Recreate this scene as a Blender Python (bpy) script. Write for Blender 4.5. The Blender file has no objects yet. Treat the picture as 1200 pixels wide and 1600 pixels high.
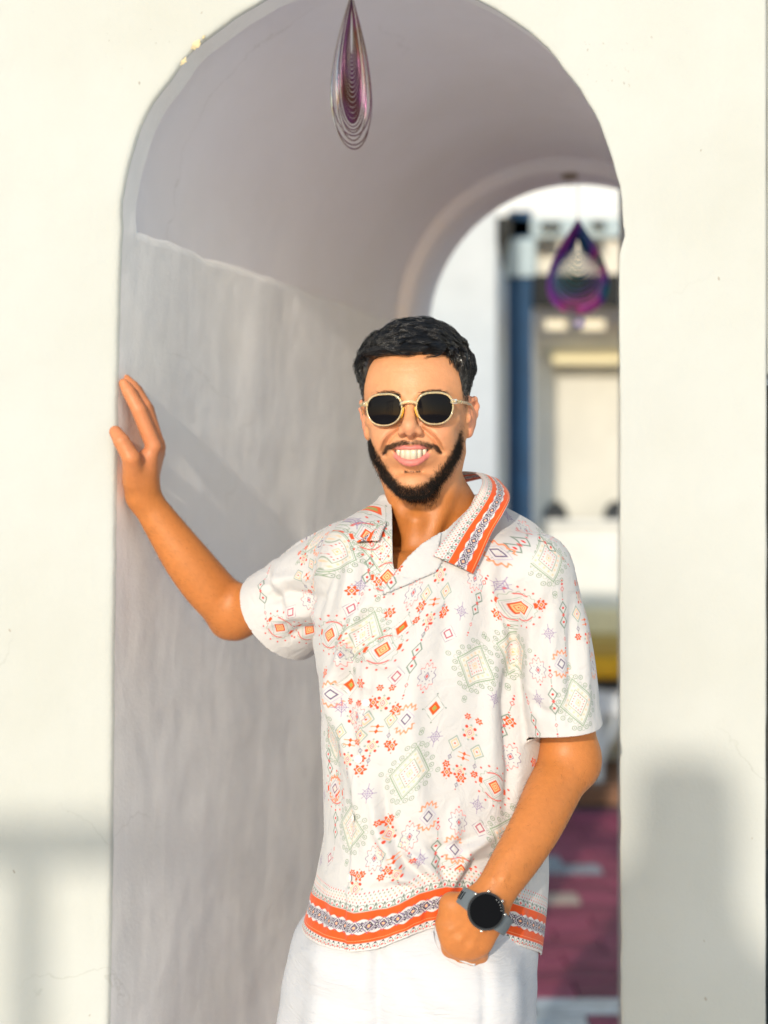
import bpy, bmesh, math, random
import numpy as np
from mathutils import Vector, Matrix, noise
try:
    import openvdb as vdb
except ImportError:
    import pyopenvdb as vdb

SC = bpy.context.scene
random.seed(7); RNG = np.random.RandomState(7)

# ---------------------------------------------------------------- camera
CAMZ = 1.545; F = 2311.0
cam_d = bpy.data.cameras.new('camera'); cam = bpy.data.objects.new('camera', cam_d)
SC.collection.objects.link(cam); SC.camera = cam
cam.location = (0, 0, CAMZ); cam.rotation_euler = (math.radians(90), 0, 0)
cam_d.sensor_fit = 'VERTICAL'; cam_d.sensor_height = 36.0; cam_d.sensor_width = 27.0
cam_d.lens = 52.0; cam_d.shift_y = -25.0 / 1600.0
cam_d.clip_start = 0.05; cam_d.clip_end = 2000
cam_d.dof.use_dof = True; cam_d.dof.focus_distance = 2.0; cam_d.dof.aperture_fstop = 2.1

# ---------------------------------------------------------------- light
SUN_EL = math.radians(17.0); SUN_AZ = math.radians(15.2)      # sun stands behind the camera, to the left
SUNV = Vector((-math.sin(SUN_AZ) * math.cos(SUN_EL), -math.cos(SUN_AZ) * math.cos(SUN_EL), math.sin(SUN_EL)))
world = bpy.data.worlds.new('World'); SC.world = world; world.use_nodes = True
wn = world.node_tree.nodes; wl = world.node_tree.links
sky = wn.new('ShaderNodeTexSky'); sky.sky_type = 'NISHITA'; sky.sun_disc = False
sky.sun_elevation = SUN_EL; sky.sun_rotation = math.atan2(SUNV.x, SUNV.y)
sky.altitude = 10; sky.air_density = 1.3; sky.dust_density = 0.5; sky.ozone_density = 1.0
wl.new(sky.outputs['Color'], wn['Background'].inputs['Color'])
wn['Background'].inputs['Strength'].default_value = 0.15
sun_d = bpy.data.lights.new('sun', 'SUN'); sun_d.energy = 2.0; sun_d.angle = math.radians(0.9)
sun_d.color = (1.0, 0.91, 0.76)
sun = bpy.data.objects.new('sun', sun_d); SC.collection.objects.link(sun)
sun.rotation_euler = SUNV.to_track_quat('Z', 'Y').to_euler()
SC.view_settings.view_transform = 'Standard'; SC.view_settings.look = 'None'
SC.view_settings.exposure = 0.77; SC.view_settings.gamma = 1.0
SC.view_settings.use_curve_mapping = False
SC.render.engine = 'CYCLES'
SC.cycles.use_denoising = True
SC.cycles.max_bounces = 11; SC.cycles.diffuse_bounces = 8; SC.cycles.transmission_bounces = 6

# ---------------------------------------------------------------- helpers
def P(px, py, d):
    """the point of the place seen at photograph position px, py when it stands d metres away"""
    return Vector(((px - 600.0) * d / F, d, CAMZ + (775.0 - py) * d / F))

def link(o, parent=None):
    SC.collection.objects.link(o)
    if parent is not None:
        o.parent = parent
        o.matrix_parent_inverse = parent.matrix_world.inverted()
    return o

def thing(name, label, cat, loc=(0, 0, 0), group=None):
    o = bpy.data.objects.new(name, None); SC.collection.objects.link(o)
    o.location = loc; o.empty_display_size = 0.1
    o.matrix_world = Matrix.Translation(Vector(loc))
    o['label'] = label; o['category'] = cat
    if group: o['group'] = group
    return o

def tag(o, label=None, cat=None, group=None, kind=None):
    if label: o['label'] = label
    if cat: o['category'] = cat
    if group: o['group'] = group
    if kind: o['kind'] = kind
    return o

def mesh_obj(name, verts, faces, mat, parent=None, smooth=False):
    """vertices in world space; faces as list or int array"""
    me = bpy.data.meshes.new(name)
    if isinstance(faces, np.ndarray):
        v = np.asarray(verts, np.float32); n = faces.shape[1]
        me.vertices.add(len(v)); me.vertices.foreach_set('co', v.ravel())
        me.loops.add(faces.size); me.loops.foreach_set('vertex_index', faces.astype(np.int32).ravel())
        me.polygons.add(len(faces)); me.polygons.foreach_set('loop_start', np.arange(0, faces.size, n, dtype=np.int32))
        me.update(calc_edges=True)
    else:
        me.from_pydata([tuple(v) for v in verts], [], faces); me.update()
    if smooth: me.polygons.foreach_set('use_smooth', np.ones(len(me.polygons), bool))
    if mat: me.materials.append(mat)
    o = bpy.data.objects.new(name, me)
    return link(o, parent)

def bm_obj(name, bm, mat, parent=None, smooth=False):
    me = bpy.data.meshes.new(name); bm.to_mesh(me); bm.free()
    if smooth: me.polygons.foreach_set('use_smooth', np.ones(len(me.polygons), bool))
    if mat: me.materials.append(mat)
    return link(bpy.data.objects.new(name, me), parent)

def add_box(bm, c, s, rot=None, bevel=0.0):
    """box of size s centred at c"""
    m = Matrix.Translation(Vector(c)) @ (rot.to_4x4() if rot is not None else Matrix.Identity(4)) @ Matrix.Diagonal((s[0], s[1], s[2], 1))
    r = bmesh.ops.create_cube(bm, size=1.0, matrix=m)
    if bevel > 0:
        es = list({e for v in r['verts'] for e in v.link_edges})
        bmesh.ops.bevel(bm, geom=es, offset=bevel, segments=2, affect='EDGES', profile=0.6)

def box(name, c, s, mat, parent=None, rot=None, bevel=0.0):
    bm = bmesh.new(); add_box(bm, c, s, rot, bevel)
    return bm_obj(name, bm, mat, parent, smooth=False)

def tube_arrays(pts, rad, n=8, closed=False, cap=True, flat=None):
    """sweep; rad scalar or list; flat=(normal vector, ratio) squashes the section"""
    pts = [Vector(p) for p in pts]; m = len(pts)
    if not hasattr(rad, '__len__'): rad = [rad] * m
    V = []; Fc = []
    prev = None
    for i in range(m):
        if closed: t = pts[(i + 1) % m] - pts[(i - 1) % m]
        else: t = pts[min(i + 1, m - 1)] - pts[max(i - 1, 0)]
        t.normalize()
        if prev is None:
            a = Vector((0, 0, 1)) if abs(t.z) < 0.9 else Vector((1, 0, 0))
            u = t.cross(a).normalized()
        else:
            u = (prev - t * prev.dot(t)).normalized()
        prev = u; w = t.cross(u)
        for k in range(n):
            an = 2 * math.pi * k / n
            V.append(pts[i] + (u * math.cos(an) + w * math.sin(an)) * rad[i])
    for i in range(m if closed else m - 1):
        j = (i + 1) % m
        for k in range(n):
            l = (k + 1) % n
            Fc.append((i * n + k, i * n + l, j * n + l, j * n + k))
    if cap and not closed:
        Fc.append(tuple(range(n))[::-1]); Fc.append(tuple((m - 1) * n + k for k in range(n)))
    return V, Fc

def tube(name, pts, rad, mat, parent=None, n=8, closed=False):
    V, Fc = tube_arrays(pts, rad, n, closed)
    return mesh_obj(name, V, Fc, mat, parent, smooth=True)

# ---------------------------------------------------------------- materials
def mat(name, color=(0.8, 0.8, 0.8), rough=0.6, metal=0.0, spec=0.5):
    m = bpy.data.materials.new(name); m.use_nodes = True
    b = m.node_tree.nodes['Principled BSDF']
    b.inputs['Base Color'].default_value = (*color, 1); b.inputs['Roughness'].default_value = rough
    b.inputs['Metallic'].default_value = metal; b.inputs['Specular IOR Level'].default_value = spec
    return m, m.node_tree.nodes, m.node_tree.links, b

def noise_mix(m, nodes, links, b, c1, c2, scale=5, detail=6, lo=0.35, hi=0.65, stretch=(1, 1, 1), rough=0.6):
    tc = nodes.new('ShaderNodeTexCoord'); mp = nodes.new('ShaderNodeMapping')
    mp.inputs['Scale'].default_value = stretch
    nz = nodes.new('ShaderNodeTexNoise'); nz.inputs['Scale'].default_value = scale
    nz.inputs['Detail'].default_value = detail; nz.inputs['Roughness'].default_value = rough
    cr = nodes.new('ShaderNodeValToRGB'); e = cr.color_ramp.elements
    e[0].position = lo; e[1].position = hi; e[0].color = (*c1, 1); e[1].color = (*c2, 1)
    links.new(tc.outputs['Object'], mp.inputs[0]); links.new(mp.outputs[0], nz.inputs['Vector'])
    links.new(nz.outputs['Fac'], cr.inputs['Fac']); links.new(cr.outputs['Color'], b.inputs['Base Color'])
    return mp, nz, cr

def add_bump(nodes, links, b, src, strength=0.3, dist=0.01, prev=None):
    bp = nodes.new('ShaderNodeBump'); bp.inputs['Strength'].default_value = strength
    bp.inputs['Distance'].default_value = dist
    links.new(src, bp.inputs['Height'])
    if prev is not None: links.new(prev.outputs['Normal'], bp.inputs['Normal'])
    links.new(bp.outputs['Normal'], b.inputs['Normal'])
    return bp

def simple(name, c, rough=0.6, metal=0.0, var=0.12, scale=6.0, bump=0.15, bdist=0.004):
    m, n, l, b = mat(name, c, rough, metal)
    c1 = tuple(x * (1 - var) for x in c); c2 = tuple(min(1, x * (1 + var * 0.6)) for x in c)
    mp, nz, cr = noise_mix(m, n, l, b, c1, c2, scale)
    if bump: 
        nz2 = n.new('ShaderNodeTexNoise'); nz2.inputs['Scale'].default_value = scale * 12; nz2.inputs['Detail'].default_value = 4
        l.new(mp.outputs[0], nz2.inputs['Vector'])
        add_bump(n, l, b, nz2.outputs['Fac'], bump, bdist)
    return m

def plaster(name, c, streak=1.0, fine=0.35):
    """lime-washed plaster: mottled colour, trowel strokes running down, small pits"""
    m, n, l, b = mat(name, c, 0.85, 0.0, 0.25)
    c1 = (c[0] * 0.94, c[1] * 0.93, c[2] * 0.90)
    mp, nz, cr = noise_mix(m, n, l, b, c1, c, 2.2, 5, 0.3, 0.6)
    tc = n.new('ShaderNodeTexCoord')
    # hairline cracks and faint grime
    cv = n.new('ShaderNodeTexVoronoi'); cv.feature = 'DISTANCE_TO_EDGE'; cv.inputs['Scale'].default_value = 1.7
    wz = n.new('ShaderNodeTexNoise'); wz.inputs['Scale'].default_value = 6; wz.inputs['Detail'].default_value = 6
    am_ = n.new('ShaderNodeMixRGB'); am_.blend_type = 'ADD'; am_.inputs['Fac'].default_value = .22
    l.new(tc.outputs['Object'], wz.inputs['Vector']); l.new(tc.outputs['Object'], am_.inputs['Color1']); l.new(wz.outputs['Color'], am_.inputs['Color2']); l.new(am_.outputs['Color'], cv.inputs['Vector'])
    th_ = n.new('ShaderNodeMapRange'); th_.inputs['From Min'].default_value = 0.0; th_.inputs['From Max'].default_value = 0.0035; th_.inputs['To Min'].default_value = 1; th_.inputs['To Max'].default_value = 0
    l.new(cv.outputs['Distance'], th_.inputs['Value'])
    mk = n.new('ShaderNodeTexNoise'); mk.inputs['Scale'].default_value = 2.6; mk.inputs['Detail'].default_value = 2; l.new(tc.outputs['Object'], mk.inputs['Vector'])
    mr_ = n.new('ShaderNodeMapRange'); mr_.inputs['From Min'].default_value = .5; mr_.inputs['From Max'].default_value = .62; l.new(mk.outputs['Fac'], mr_.inputs['Value'])
    mu = n.new('ShaderNodeMath'); mu.operation = 'MULTIPLY'; l.new(th_.outputs['Result'], mu.inputs[0]); l.new(mr_.outputs['Result'], mu.inputs[1])
    m3 = n.new('ShaderNodeMath'); m3.operation = 'MULTIPLY'; m3.inputs[1].default_value = .24; l.new(mu.outputs[0], m3.inputs[0])
    cm = n.new('ShaderNodeMixRGB'); cm.inputs['Color2'].default_value = (c[0] * .45, c[1] * .42, c[2] * .36, 1)
    l.new(m3.outputs[0], cm.inputs['Fac']); l.new(cr.outputs['Color'], cm.inputs['Color1']); l.new(cm.outputs['Color'], b.inputs['Base Color'])
    m2 = n.new('ShaderNodeMapping'); m2.inputs['Scale'].default_value = (1, 1, 0.38)
    l.new(tc.outputs['Object'], m2.inputs[0])
    a = n.new('ShaderNodeTexNoise'); a.inputs['Scale'].default_value = 22; a.inputs['Detail'].default_value = 5
    a.inputs['Distortion'].default_value = 0.6
    l.new(m2.outputs[0], a.inputs['Vector'])
    bp = add_bump(n, l, b, a.outputs['Fac'], 0.5 * streak, 0.008)
    v = n.new('ShaderNodeTexNoise'); v.inputs['Scale'].default_value = 4.0; v.inputs['Detail'].default_value = 3
    l.new(tc.outputs['Object'], v.inputs['Vector'])
    bp2 = add_bump(n, l, b, v.outputs['Fac'], 0.35, 0.03, bp)
    vo = n.new('ShaderNodeTexVoronoi'); vo.feature = 'SMOOTH_F1'; vo.inputs['Scale'].default_value = 9; vo.inputs['Smoothness'].default_value = .6
    wv = n.new('ShaderNodeMixRGB'); wv.blend_type = 'ADD'; wv.inputs['Fac'].default_value = .25
    l.new(tc.outputs['Object'], wv.inputs['Color1']); l.new(v.outputs['Color'], wv.inputs['Color2']); l.new(wv.outputs['Color'], vo.inputs['Vector'])
    bp2 = add_bump(n, l, b, vo.outputs['Distance'], .22, .006, bp2)
    f = n.new('ShaderNodeTexNoise'); f.inputs['Scale'].default_value = 180; f.inputs['Detail'].default_value = 3
    l.new(tc.outputs['Object'], f.inputs['Vector'])
    add_bump(n, l, b, f.outputs['Fac'], fine, 0.0012, bp2)
    return m
# ================================================================ SETTING
M_WALL = plaster('white_plaster', (0.485, 0.495, 0.475), 0.3, 0.4)  # same plaster as inside, darkened against the full sun
M_INNER = plaster('inner_plaster', (0.90, 0.875, 0.86), 0.26, 0.4)  # same white plaster, lightened in place of fill light
M_VAULT = plaster('vault_plaster', (0.89, 0.855, 0.88), 0.12, 0.15)  # mauve bounce from the floor put into the vault's colour

WY = 2.2; KX = 0.344                       # wall plane; sideways run of the passage per metre of depth
ARC_C = P(578.5, 355, WY); ARC_R = 391.5 * WY / F
T1, T2 = 0.045, 1.467                      # depth of the front ring, end of the passage

def boundary():
    """outline of the opening in the wall plane, from the left foot over the arch to the right foot"""
    pts = []
    for (x, y) in [(165, 2350), (167, 1800), (168, 1600), (171, 1450), (173, 1300), (174.5, 1150), (175, 1000), (177, 880), (178.5, 800), (181, 690), (182, 600), (184.5, 500), (186, 420)]:
        pts.append(P(x, y, WY))
    for i in range(61):
        a = math.pi - math.pi * (i / 60) * .997
        r = ARC_R * (1 + 0.0035 * math.sin(7 * a + 1) + 0.003 * math.sin(17 * a) + 0.0016 * math.sin(41 * a + 2))
        pts.append(Vector((ARC_C.x + r * math.cos(a), WY, ARC_C.z + r * math.sin(a))))
    for (x, y) in [(973.5, 359), (974.5, 368), (971, 382), (967.5, 396), (965.5, 420), (965, 480), (966, 560), (967, 650), (966.5, 800), (966, 1000), (967, 1200), (967.5, 1400), (968, 1600), (969, 1800), (970, 2350)]:
        pts.append(P(x, y, WY))
    # resample
    out = []; L = 0
    for a, b in zip(pts[:-1], pts[1:]):
        n = max(1, int((b - a).length / 0.012))
        for k in range(n): out.append(a.lerp(b, k / n))
    out.append(pts[-1])
    res = []
    for i, p in enumerate(out):
        j = 0.0011 * noise.noise(Vector((p.x * 30, 3, p.z * 30))) + 0.0012 * noise.noise(Vector((p.x * 9, 9, p.z * 9)))
        a = out[max(0, i - 1)]; b = out[min(len(out) - 1, i + 1)]
        t = (b - a).normalized(); nrm = Vector((-t.z, 0, t.x))   # points away from the opening
        # a chip knocked out of the arris at the upper left, another at the right springing
        ch = 0.006 * math.exp(-((p - P(300, 90, WY)).length / 0.016) ** 2)
        res.append((p + nrm * (j + ch), nrm, ch))
    return res

BND = boundary()
passage = thing('arched_passage', 'thick white plastered wall with a round-headed archway opening into a vaulted passage', 'archway', (0, WY, 0))

def strip_grid(cols, name, m, parent, smooth=True):
    """cols: list of rings, each the same length"""
    nr = len(cols); nc = len(cols[0]); V = [v for c in cols for v in c]
    Fc = [(i * nc + k, i * nc + k + 1, (i + 1) * nc + k + 1, (i + 1) * nc + k) for i in range(nr - 1) for k in range(nc - 1)]
    return mesh_obj(name, V, Fc, m, parent, smooth)

XL, XR, ZT = -3.2, 0.5665, 2.42
rings = []
def chip_y(p, q): return q
for (off, t) in [(0.0, T1), (0.0, T1 * 0.5), (0.0003, 0.008), (0.0012, 0.003), (0.003, 0.0012), (0.0065, 0.0002), (0.012, 0.0)]:
    rings.append([p + n * off + Vector((KX * t, t + ch * 0.35 * (off > 0.002), 0)) for (p, n, ch) in BND])
# beyond that the face runs out to the edges of the wall
N = len(BND)
def outer(i):
    p, n, ch = BND[i]
    z = p.z
    if p.z < ARC_C.z + .002:
        return Vector((XL if p.x < ARC_C.x else XR, WY, p.z))
    a = math.atan2(p.z - ARC_C.z, p.x - ARC_C.x)
    d = Vector((math.cos(a), 0, math.sin(a)))
    k = 1e9
    if d.x > 1e-6: k = min(k, (XR - ARC_C.x) / d.x)
    if d.x < -1e-6: k = min(k, (XL - ARC_C.x) / d.x)
    if d.z > 1e-6: k = min(k, (ZT - ARC_C.z) / d.z)
    return Vector((ARC_C.x, WY, ARC_C.z)) + d * k
OUT = [outer(i) for i in range(N)]
for f in (0.08, 0.2, 0.4, 0.7, 1.0):
    rings.append([rings[6][i].lerp(OUT[i], f) for i in range(N)])
strip_grid(rings[:3], 'arch_reveal', M_INNER, passage)
fw = strip_grid(rings[2:], 'front_wall', M_WALL, passage)
# corner fills left open by the fan (upper left, upper right)
def fill_corner(cx):
    ids = [p for p in OUT if p.z > ARC_C.z - 0.001]
    side = [p for p in ids if abs(p.x - cx) < 1e-4]; top = [p for p in ids if abs(p.z - ZT) < 1e-4]
    if not side or not top: return
    a = max(side, key=lambda p: p.z); b = min(top, key=lambda p: abs(p.x - cx))
    mesh_obj('wall_corner', [a, b, Vector((cx, WY, ZT))], [(0, 1, 2)], M_WALL, passage)
fill_corner(XL); fill_corner(XR)
# the wall's right end, slightly wavy, and its top
zs = np.linspace(0, ZT, 90)
def endx(z): return XR + 0.0012 * noise.noise(Vector((0, 5, z * 14))) - 0.001 * (z < 1.2)
cols = [[Vector((XR, WY, z)) for z in zs], [Vector((endx(z) + 0.003, WY + 0.002, z)) for z in zs],
        [Vector((endx(z) + 0.0045, WY + 0.009, z)) for z in zs], [Vector((XR + 0.005, WY + 1.4, z)) for z in zs]]
strip_grid(cols, 'wall_end', M_WALL, passage)
mesh_obj('wall_top', [Vector((XL, WY, ZT)), Vector((XR + .005, WY, ZT)), Vector((XR + .5, WY + T2, ZT)), Vector((XL, WY + T2, ZT))], [(0, 1, 2, 3)], M_WALL, passage)

# --- passage interior
DV = 0.030                                  # the vault springs from a ledge set back behind the wall face
SPZ = ARC_C.z
LJ = [(p, n) for (p, n, c) in BND if p.z <= SPZ + 0.001 and p.x < ARC_C.x]
RJ = [(p, n) for (p, n, c) in BND if p.z <= SPZ + 0.001 and p.x > ARC_C.x]
ts = [T1] + list(np.linspace(T1 + 0.02, T2, 34))
def wav(t, s=0):  # ragged plaster edge of the ledge
    return 0.006 * noise.noise(Vector((t * 16, s, 0))) + 0.006 * noise.noise(Vector((t * 5, s + 4, 0))) * min(1, t * 4)
def jamb(J, side):
    cols = []
    for t in ts:
        c = []
        for (p, n) in J:
            w = max(0.0, (p.z - 1.2) / (SPZ - 1.2))
            und = 0.003 * noise.noise(Vector((t * 5, p.z * 2.2, side))) + 0.0015 * noise.noise(Vector((t * 14, p.z * 4, side)))
            und *= min(1, (t - T1) * 12)
            c.append(Vector((p.x + KX * t + und, WY + t, p.z + w * w * wav(t, side) * (t > T1 + .001))))
        if side > 0: c = c[::-1]
        # round the lip back to the vault
        top = c[-1]; sg = -1 if side < 0 else 1
        c.append(top + Vector((sg * 0.003, 0, 0.0025))); c.append(top + Vector((sg * 0.010, 0, 0.0035))); c.append(top + Vector((sg * (DV + 0.01), 0, 0.004)))
        cols.append(c)
    return cols
cl = jamb(LJ, -1); strip_grid(cl, 'side_wall', M_INNER, passage)
cr_ = jamb(RJ, 1); strip_grid(cr_, 'side_wall', M_INNER, passage)
NA = 72
def arcring(t, r, dz=0.0):
    return [Vector((ARC_C.x + KX * t + r * math.cos(a), WY + t, SPZ + dz + r * math.sin(a))) for a in np.linspace(math.pi * 1.005, -math.pi * 0.005, NA)]
vr = [arcring(T1, ARC_R * 1.0)]
vr = []
for t in np.linspace(T1, T2 - 0.15, 24): vr.append(arcring(t, ARC_R + DV + 0.003 * math.sin(t * 5)))
strip_grid(vr, 'vault', M_VAULT, passage)
# back of the front ring
strip_grid([[p + Vector((KX * T1, T1, 0)) for (p, n, c) in BND if p.z >= SPZ - 0.002],
            [p + n * (DV + 0.02) + Vector((KX * T1, T1 + 0.001, 0)) for (p, n, c) in BND if p.z >= SPZ - 0.002]], 'ring_back', M_VAULT, passage)
# rear ring: face, rounded lip and underside
tr = T2 - 0.15
strip_grid([arcring(tr, ARC_R + DV + .02), arcring(tr, ARC_R + 0.010), arcring(tr + 0.003, ARC_R + 0.003), arcring(tr + 0.012, ARC_R), arcring(T2, ARC_R), arcring(T2 + .004, ARC_R + 0.01)], 'rear_arch', M_VAULT, passage)
# outer back face of the building to either side of the rear opening
bx0 = ARC_C.x + KX * T2 - ARC_R; bx1 = ARC_C.x + KX * T2 + ARC_R; by = WY + T2 + 0.004
for (a, b_) in ((XL, bx0 - .0), (bx1, bx1 + 0.9)):
    mesh_obj('rear_wall', [Vector((a, by, 0)), Vector((b_, by, 0)), Vector((b_, by, ZT)), Vector((a, by, ZT))], [(0, 1, 2, 3)], M_WALL, passage)

rc = Vector((ARC_C.x + KX * T2, by, SPZ)); inner_ = arcring(T2 + .004, ARC_R + .01); outer_ = []
for p in inner_:
    d = (p - rc); d.y = 0; d.normalize(); k = 9.0
    if abs(d.x) > 1e-4: k = min(k, (ARC_R + .01) / abs(d.x))
    if d.z > 1e-4: k = min(k, (ZT - SPZ) / d.z)
    outer_.append(rc + d * k)
strip_grid([inner_, outer_], 'rear_spandrel', M_WALL, passage)
for sx in (-1, 1):
    a_ = [p for p in outer_ if abs(abs(p.x - rc.x) - ARC_R - .01) < 1e-4 and (p.x - rc.x) * sx > 0]; b2 = [p for p in outer_ if abs(p.z - ZT) < 1e-4]
    if a_ and b2: mesh_obj('rear_spandrel', [max(a_, key=lambda p: p.z), Vector((rc.x + sx * (ARC_R + .01), by, ZT)), (min if sx < 0 else max)(b2, key=lambda p: p.x)], [(0, 1, 2)], M_WALL, passage)
# --- yellowed repair patch and pock marks beside the chip
M_PATCH = simple('bare_render', (0.66, 0.55, 0.33), 0.9, var=0.3, scale=60, bump=0.6, bdist=0.002)
def blob_patch(name, c, rx, rz, m, th=0.0012, seed=0, n=22, ang=0.0):
    r = random.Random(seed); V = [Vector((c.x, c.y - th, c.z))]
    for i in range(n):
        a = 2 * math.pi * i / n; k = r.uniform(0.6, 1.15)
        dx, dz = rx * math.cos(a) * k, rz * math.sin(a) * k
        V.append(Vector((c.x + dx * math.cos(ang) - dz * math.sin(ang), c.y - th * 0.15, c.z + dx * math.sin(ang) + dz * math.cos(ang))))
    return V, [(0, 1 + i, 1 + (i + 1) % n) for i in range(n)]
for k, (x, y, rx, rz, an) in enumerate([(306, 70, .0095, .0055, .9), (287, 96, .0075, .0035, .9), (318, 58, .004, .002, .8)]):
    V, Fc = blob_patch('p', P(x, y, WY), rx, rz, M_PATCH, 0.0009, k, 22, an)
    mesh_obj('bare_patch', V, Fc, M_PATCH, passage)
M_SPECK = simple('dark_pit', (0.36, 0.33, 0.29), 0.9, bump=0)
V = []; Fc = []
rs = random.Random(4)
specks = [(15, 985, 3), (22, 1362, 3), (140, 1586, 2), (1103, 1561, 4), (1100, 1470, 2), (218, 130, 2.5), (1095, 235, 2), (975, 130, 2.5), (918, 78, 2), (1018, 58, 2), (1123, 435, 3), (315, 20, 2), (1175, 1310, 2)]
specks += [(rs.uniform(900, 990), rs.uniform(60, 150), rs.uniform(.6, 1.4)) for _ in range(22)]
specks += [(rs.uniform(160, 330), rs.uniform(20, 210), rs.uniform(.5, 1.2)) for _ in range(16)]
specks += [(rs.uniform(980, 1190), rs.uniform(200, 1590), rs.uniform(.4, .8)) for _ in range(9)] + [(rs.uniform(5, 160), rs.uniform(50, 1590), rs.uniform(.4, .8)) for _ in range(6)]
for k, (x, y, s) in enumerate(specks):
    c = P(x, y, WY)
    if (c - Vector((ARC_C.x, WY, ARC_C.z))).length < ARC_R + 0.012 and c.z > ARC_C.z: continue
    v, f = blob_patch('s', c, s * .0006, s * .0011, None, 0.0004, k, 7, rs.uniform(-.6, .6))
    b0 = len(V); V += v; Fc += [tuple(i + b0 for i in q) for q in f]
tag(mesh_obj('plaster_pit', V, Fc, M_SPECK, passage), kind='stuff')

# --- hook in the crown of the rear arch
M_STEEL = mat('dull_steel', (0.42, 0.38, 0.34), 0.35, 1.0)[0]
M_RUST = simple('tarnished_brass', (0.30, 0.22, 0.14), 0.5, 0.6, bump=0)

# ---------------------------------------------------------------- ground
M_SUB = simple('mortar_bed', (0.16, 0.10, 0.11), 0.85, var=0.3, scale=3)
g = mesh_obj('ground', [(-60, -60, -0.02), (60, -60, -0.02), (60, 60, -0.02), (-60, 60, -0.02)], [(0, 1, 2, 3)], M_SUB)
tag(g, 'dark mortar bed under the maroon paving', kind='structure')
M_TERR = simple('pale_terrace', (0.80, 0.77, 0.75), 0.7, var=0.08, scale=4)  # unseen ground, kept bright to bounce light into the passage
tag(mesh_obj('terrace', [(-12, -14, 0), (12, -14, 0), (12, 1.7, 0), (-12, 1.7, 0)], [(0, 1, 2, 3)], M_TERR), 'pale terrace in front of the white wall', kind='structure')

def tile_mat(name, c, rough=0.22):
    m, n, l, b = mat(name, c, rough, 0, 0.35)
    noise_mix(m, n, l, b, tuple(x * .75 for x in c), tuple(min(1, x * 1.2) for x in c), 9, 5)
    oi = n.new('ShaderNodeObjectInfo')
    hs = n.new('ShaderNodeHueSaturation'); mr = n.new('ShaderNodeMapRange')
    mr.inputs['To Min'].default_value = 0.75; mr.inputs['To Max'].default_value = 1.3
    l.new(oi.outputs['Random'], mr.inputs['Value']); l.new(mr.outputs['Result'], hs.inputs['Value'])
    src = b.inputs['Base Color'].links[0].from_socket
    l.new(src, hs.inputs['Color']); l.new(hs.outputs['Color'], b.inputs['Base Color'])
    return m
M_TILE = tile_mat('maroon_tile', (0.24, 0.042, 0.080), .62); M_TILEB = tile_mat('pale_blue_patch', (0.42, 0.47, 0.50))
M_TILEC = tile_mat('cream_tile', (0.45, 0.36, 0.30))
pav = bpy.data.objects.new('paving', None); SC.collection.objects.link(pav)
tag(pav, 'glossy maroon paving tiles with a few coloured pale blue', kind='structure')
def tile_mesh(w, d, m):
    bm = bmesh.new(); add_box(bm, (0, 0, -0.008), (w, d, 0.016), None, 0.002)
    me = bpy.data.meshes.new('tile'); bm.to_mesh(me); bm.free(); me.materials.append(m); return me
TW, TD = 0.30, 0.15
tms = [tile_mesh(TW - .006, TD - .006, m) for m in (M_TILE, M_TILEB, M_TILEC)]
cnt = 0; restV = []; restF = []; passV = []; passF = []
ySTEP = 7.40
row = 0; y = 1.78
blue_spots = [P(872, 1345, 6.26), P(862, 1362, 6.1), P(858, 1585, 4.40), P(845, 1568, 4.5), P(880, 1588, 4.38), P(860, 1588, 4.38)]  # spots where tiles are coloured pale blue
while y < ySTEP - 0.08:
    x = -1.2 + (row % 2) * TW * 0.5
    while x < 3.2:
        px = 600 + x * F / y
        py = 775 + CAMZ * F / y
        vis = 800 < px < 1000 and py < 1660 and y > 3.6
        if vis and cnt < 290:
            kind = 0
            for s in blue_spots:
                if abs(s.x - x) < TW * .5 and abs(s.y - y) < TD * .5: kind = 1
            if abs(P(870, 1395, 5.75).x - x) < TW * .5 and abs(5.75 - y) < TD * .5: kind = 2
            o = bpy.data.objects.new('tile', tms[kind]); o.location = (x, y, random.uniform(-.0008, .0008)); o.parent = pav
            SC.collection.objects.link(o); cnt += 1
        else:
            RV, RF = (passV, passF) if y < 3.6 else (restV, restF)
            b0 = len(RV); w, d = TW / 2 - .003, TD / 2 - .003
            RV += [(x - w, y - d, 0), (x + w, y - d, 0), (x + w, y + d, 0), (x - w, y + d, 0)]; RF.append((b0, b0 + 1, b0 + 2, b0 + 3))
        x += TW
    y += TD; row += 1
M_TILEP = tile_mat('pale_bounce_tile', (0.66, 0.50, 0.50), .5)  # unseen passage floor, made pale to bounce light up into the vault
tag(mesh_obj('passage_bounce_tile', passV, passF, M_TILEP, pav), kind='stuff')
tag(mesh_obj('farther_tile', restV, restF, M_TILE, pav), kind='stuff')

# ---------------------------------------------------------------- beyond the rear arch
M_BGW = simple('shaded_white_wall', (0.60, 0.64, 0.68), 0.8, var=0.05)  # white wall with a bluish shade tone put into the colour
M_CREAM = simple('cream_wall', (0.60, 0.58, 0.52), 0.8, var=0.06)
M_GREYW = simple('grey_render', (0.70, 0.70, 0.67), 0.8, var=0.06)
M_NAVY = simple('navy_paint', (0.004, 0.045, 0.115), 0.75, var=0.2, bump=0)
M_BLACK = simple('black_metal', (0.012, 0.015, 0.018), 0.4, var=0.2, bump=0)
M_LINTEL = simple('dark_lintel_paint', (0.004, 0.006, 0.008), .8, var=.1, bump=0)
M_BLUEG = simple('blue_grey_paint', (0.33, 0.42, 0.47), 0.5, var=0.1, bump=0)
M_WOOD = simple('brown_timber', (0.22, 0.10, 0.05), 0.6, var=0.25, scale=10)
M_YEL = simple('yellow_canvas', (0.78, 0.42, 0.015), 0.8, var=0.08, scale=8)
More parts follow.
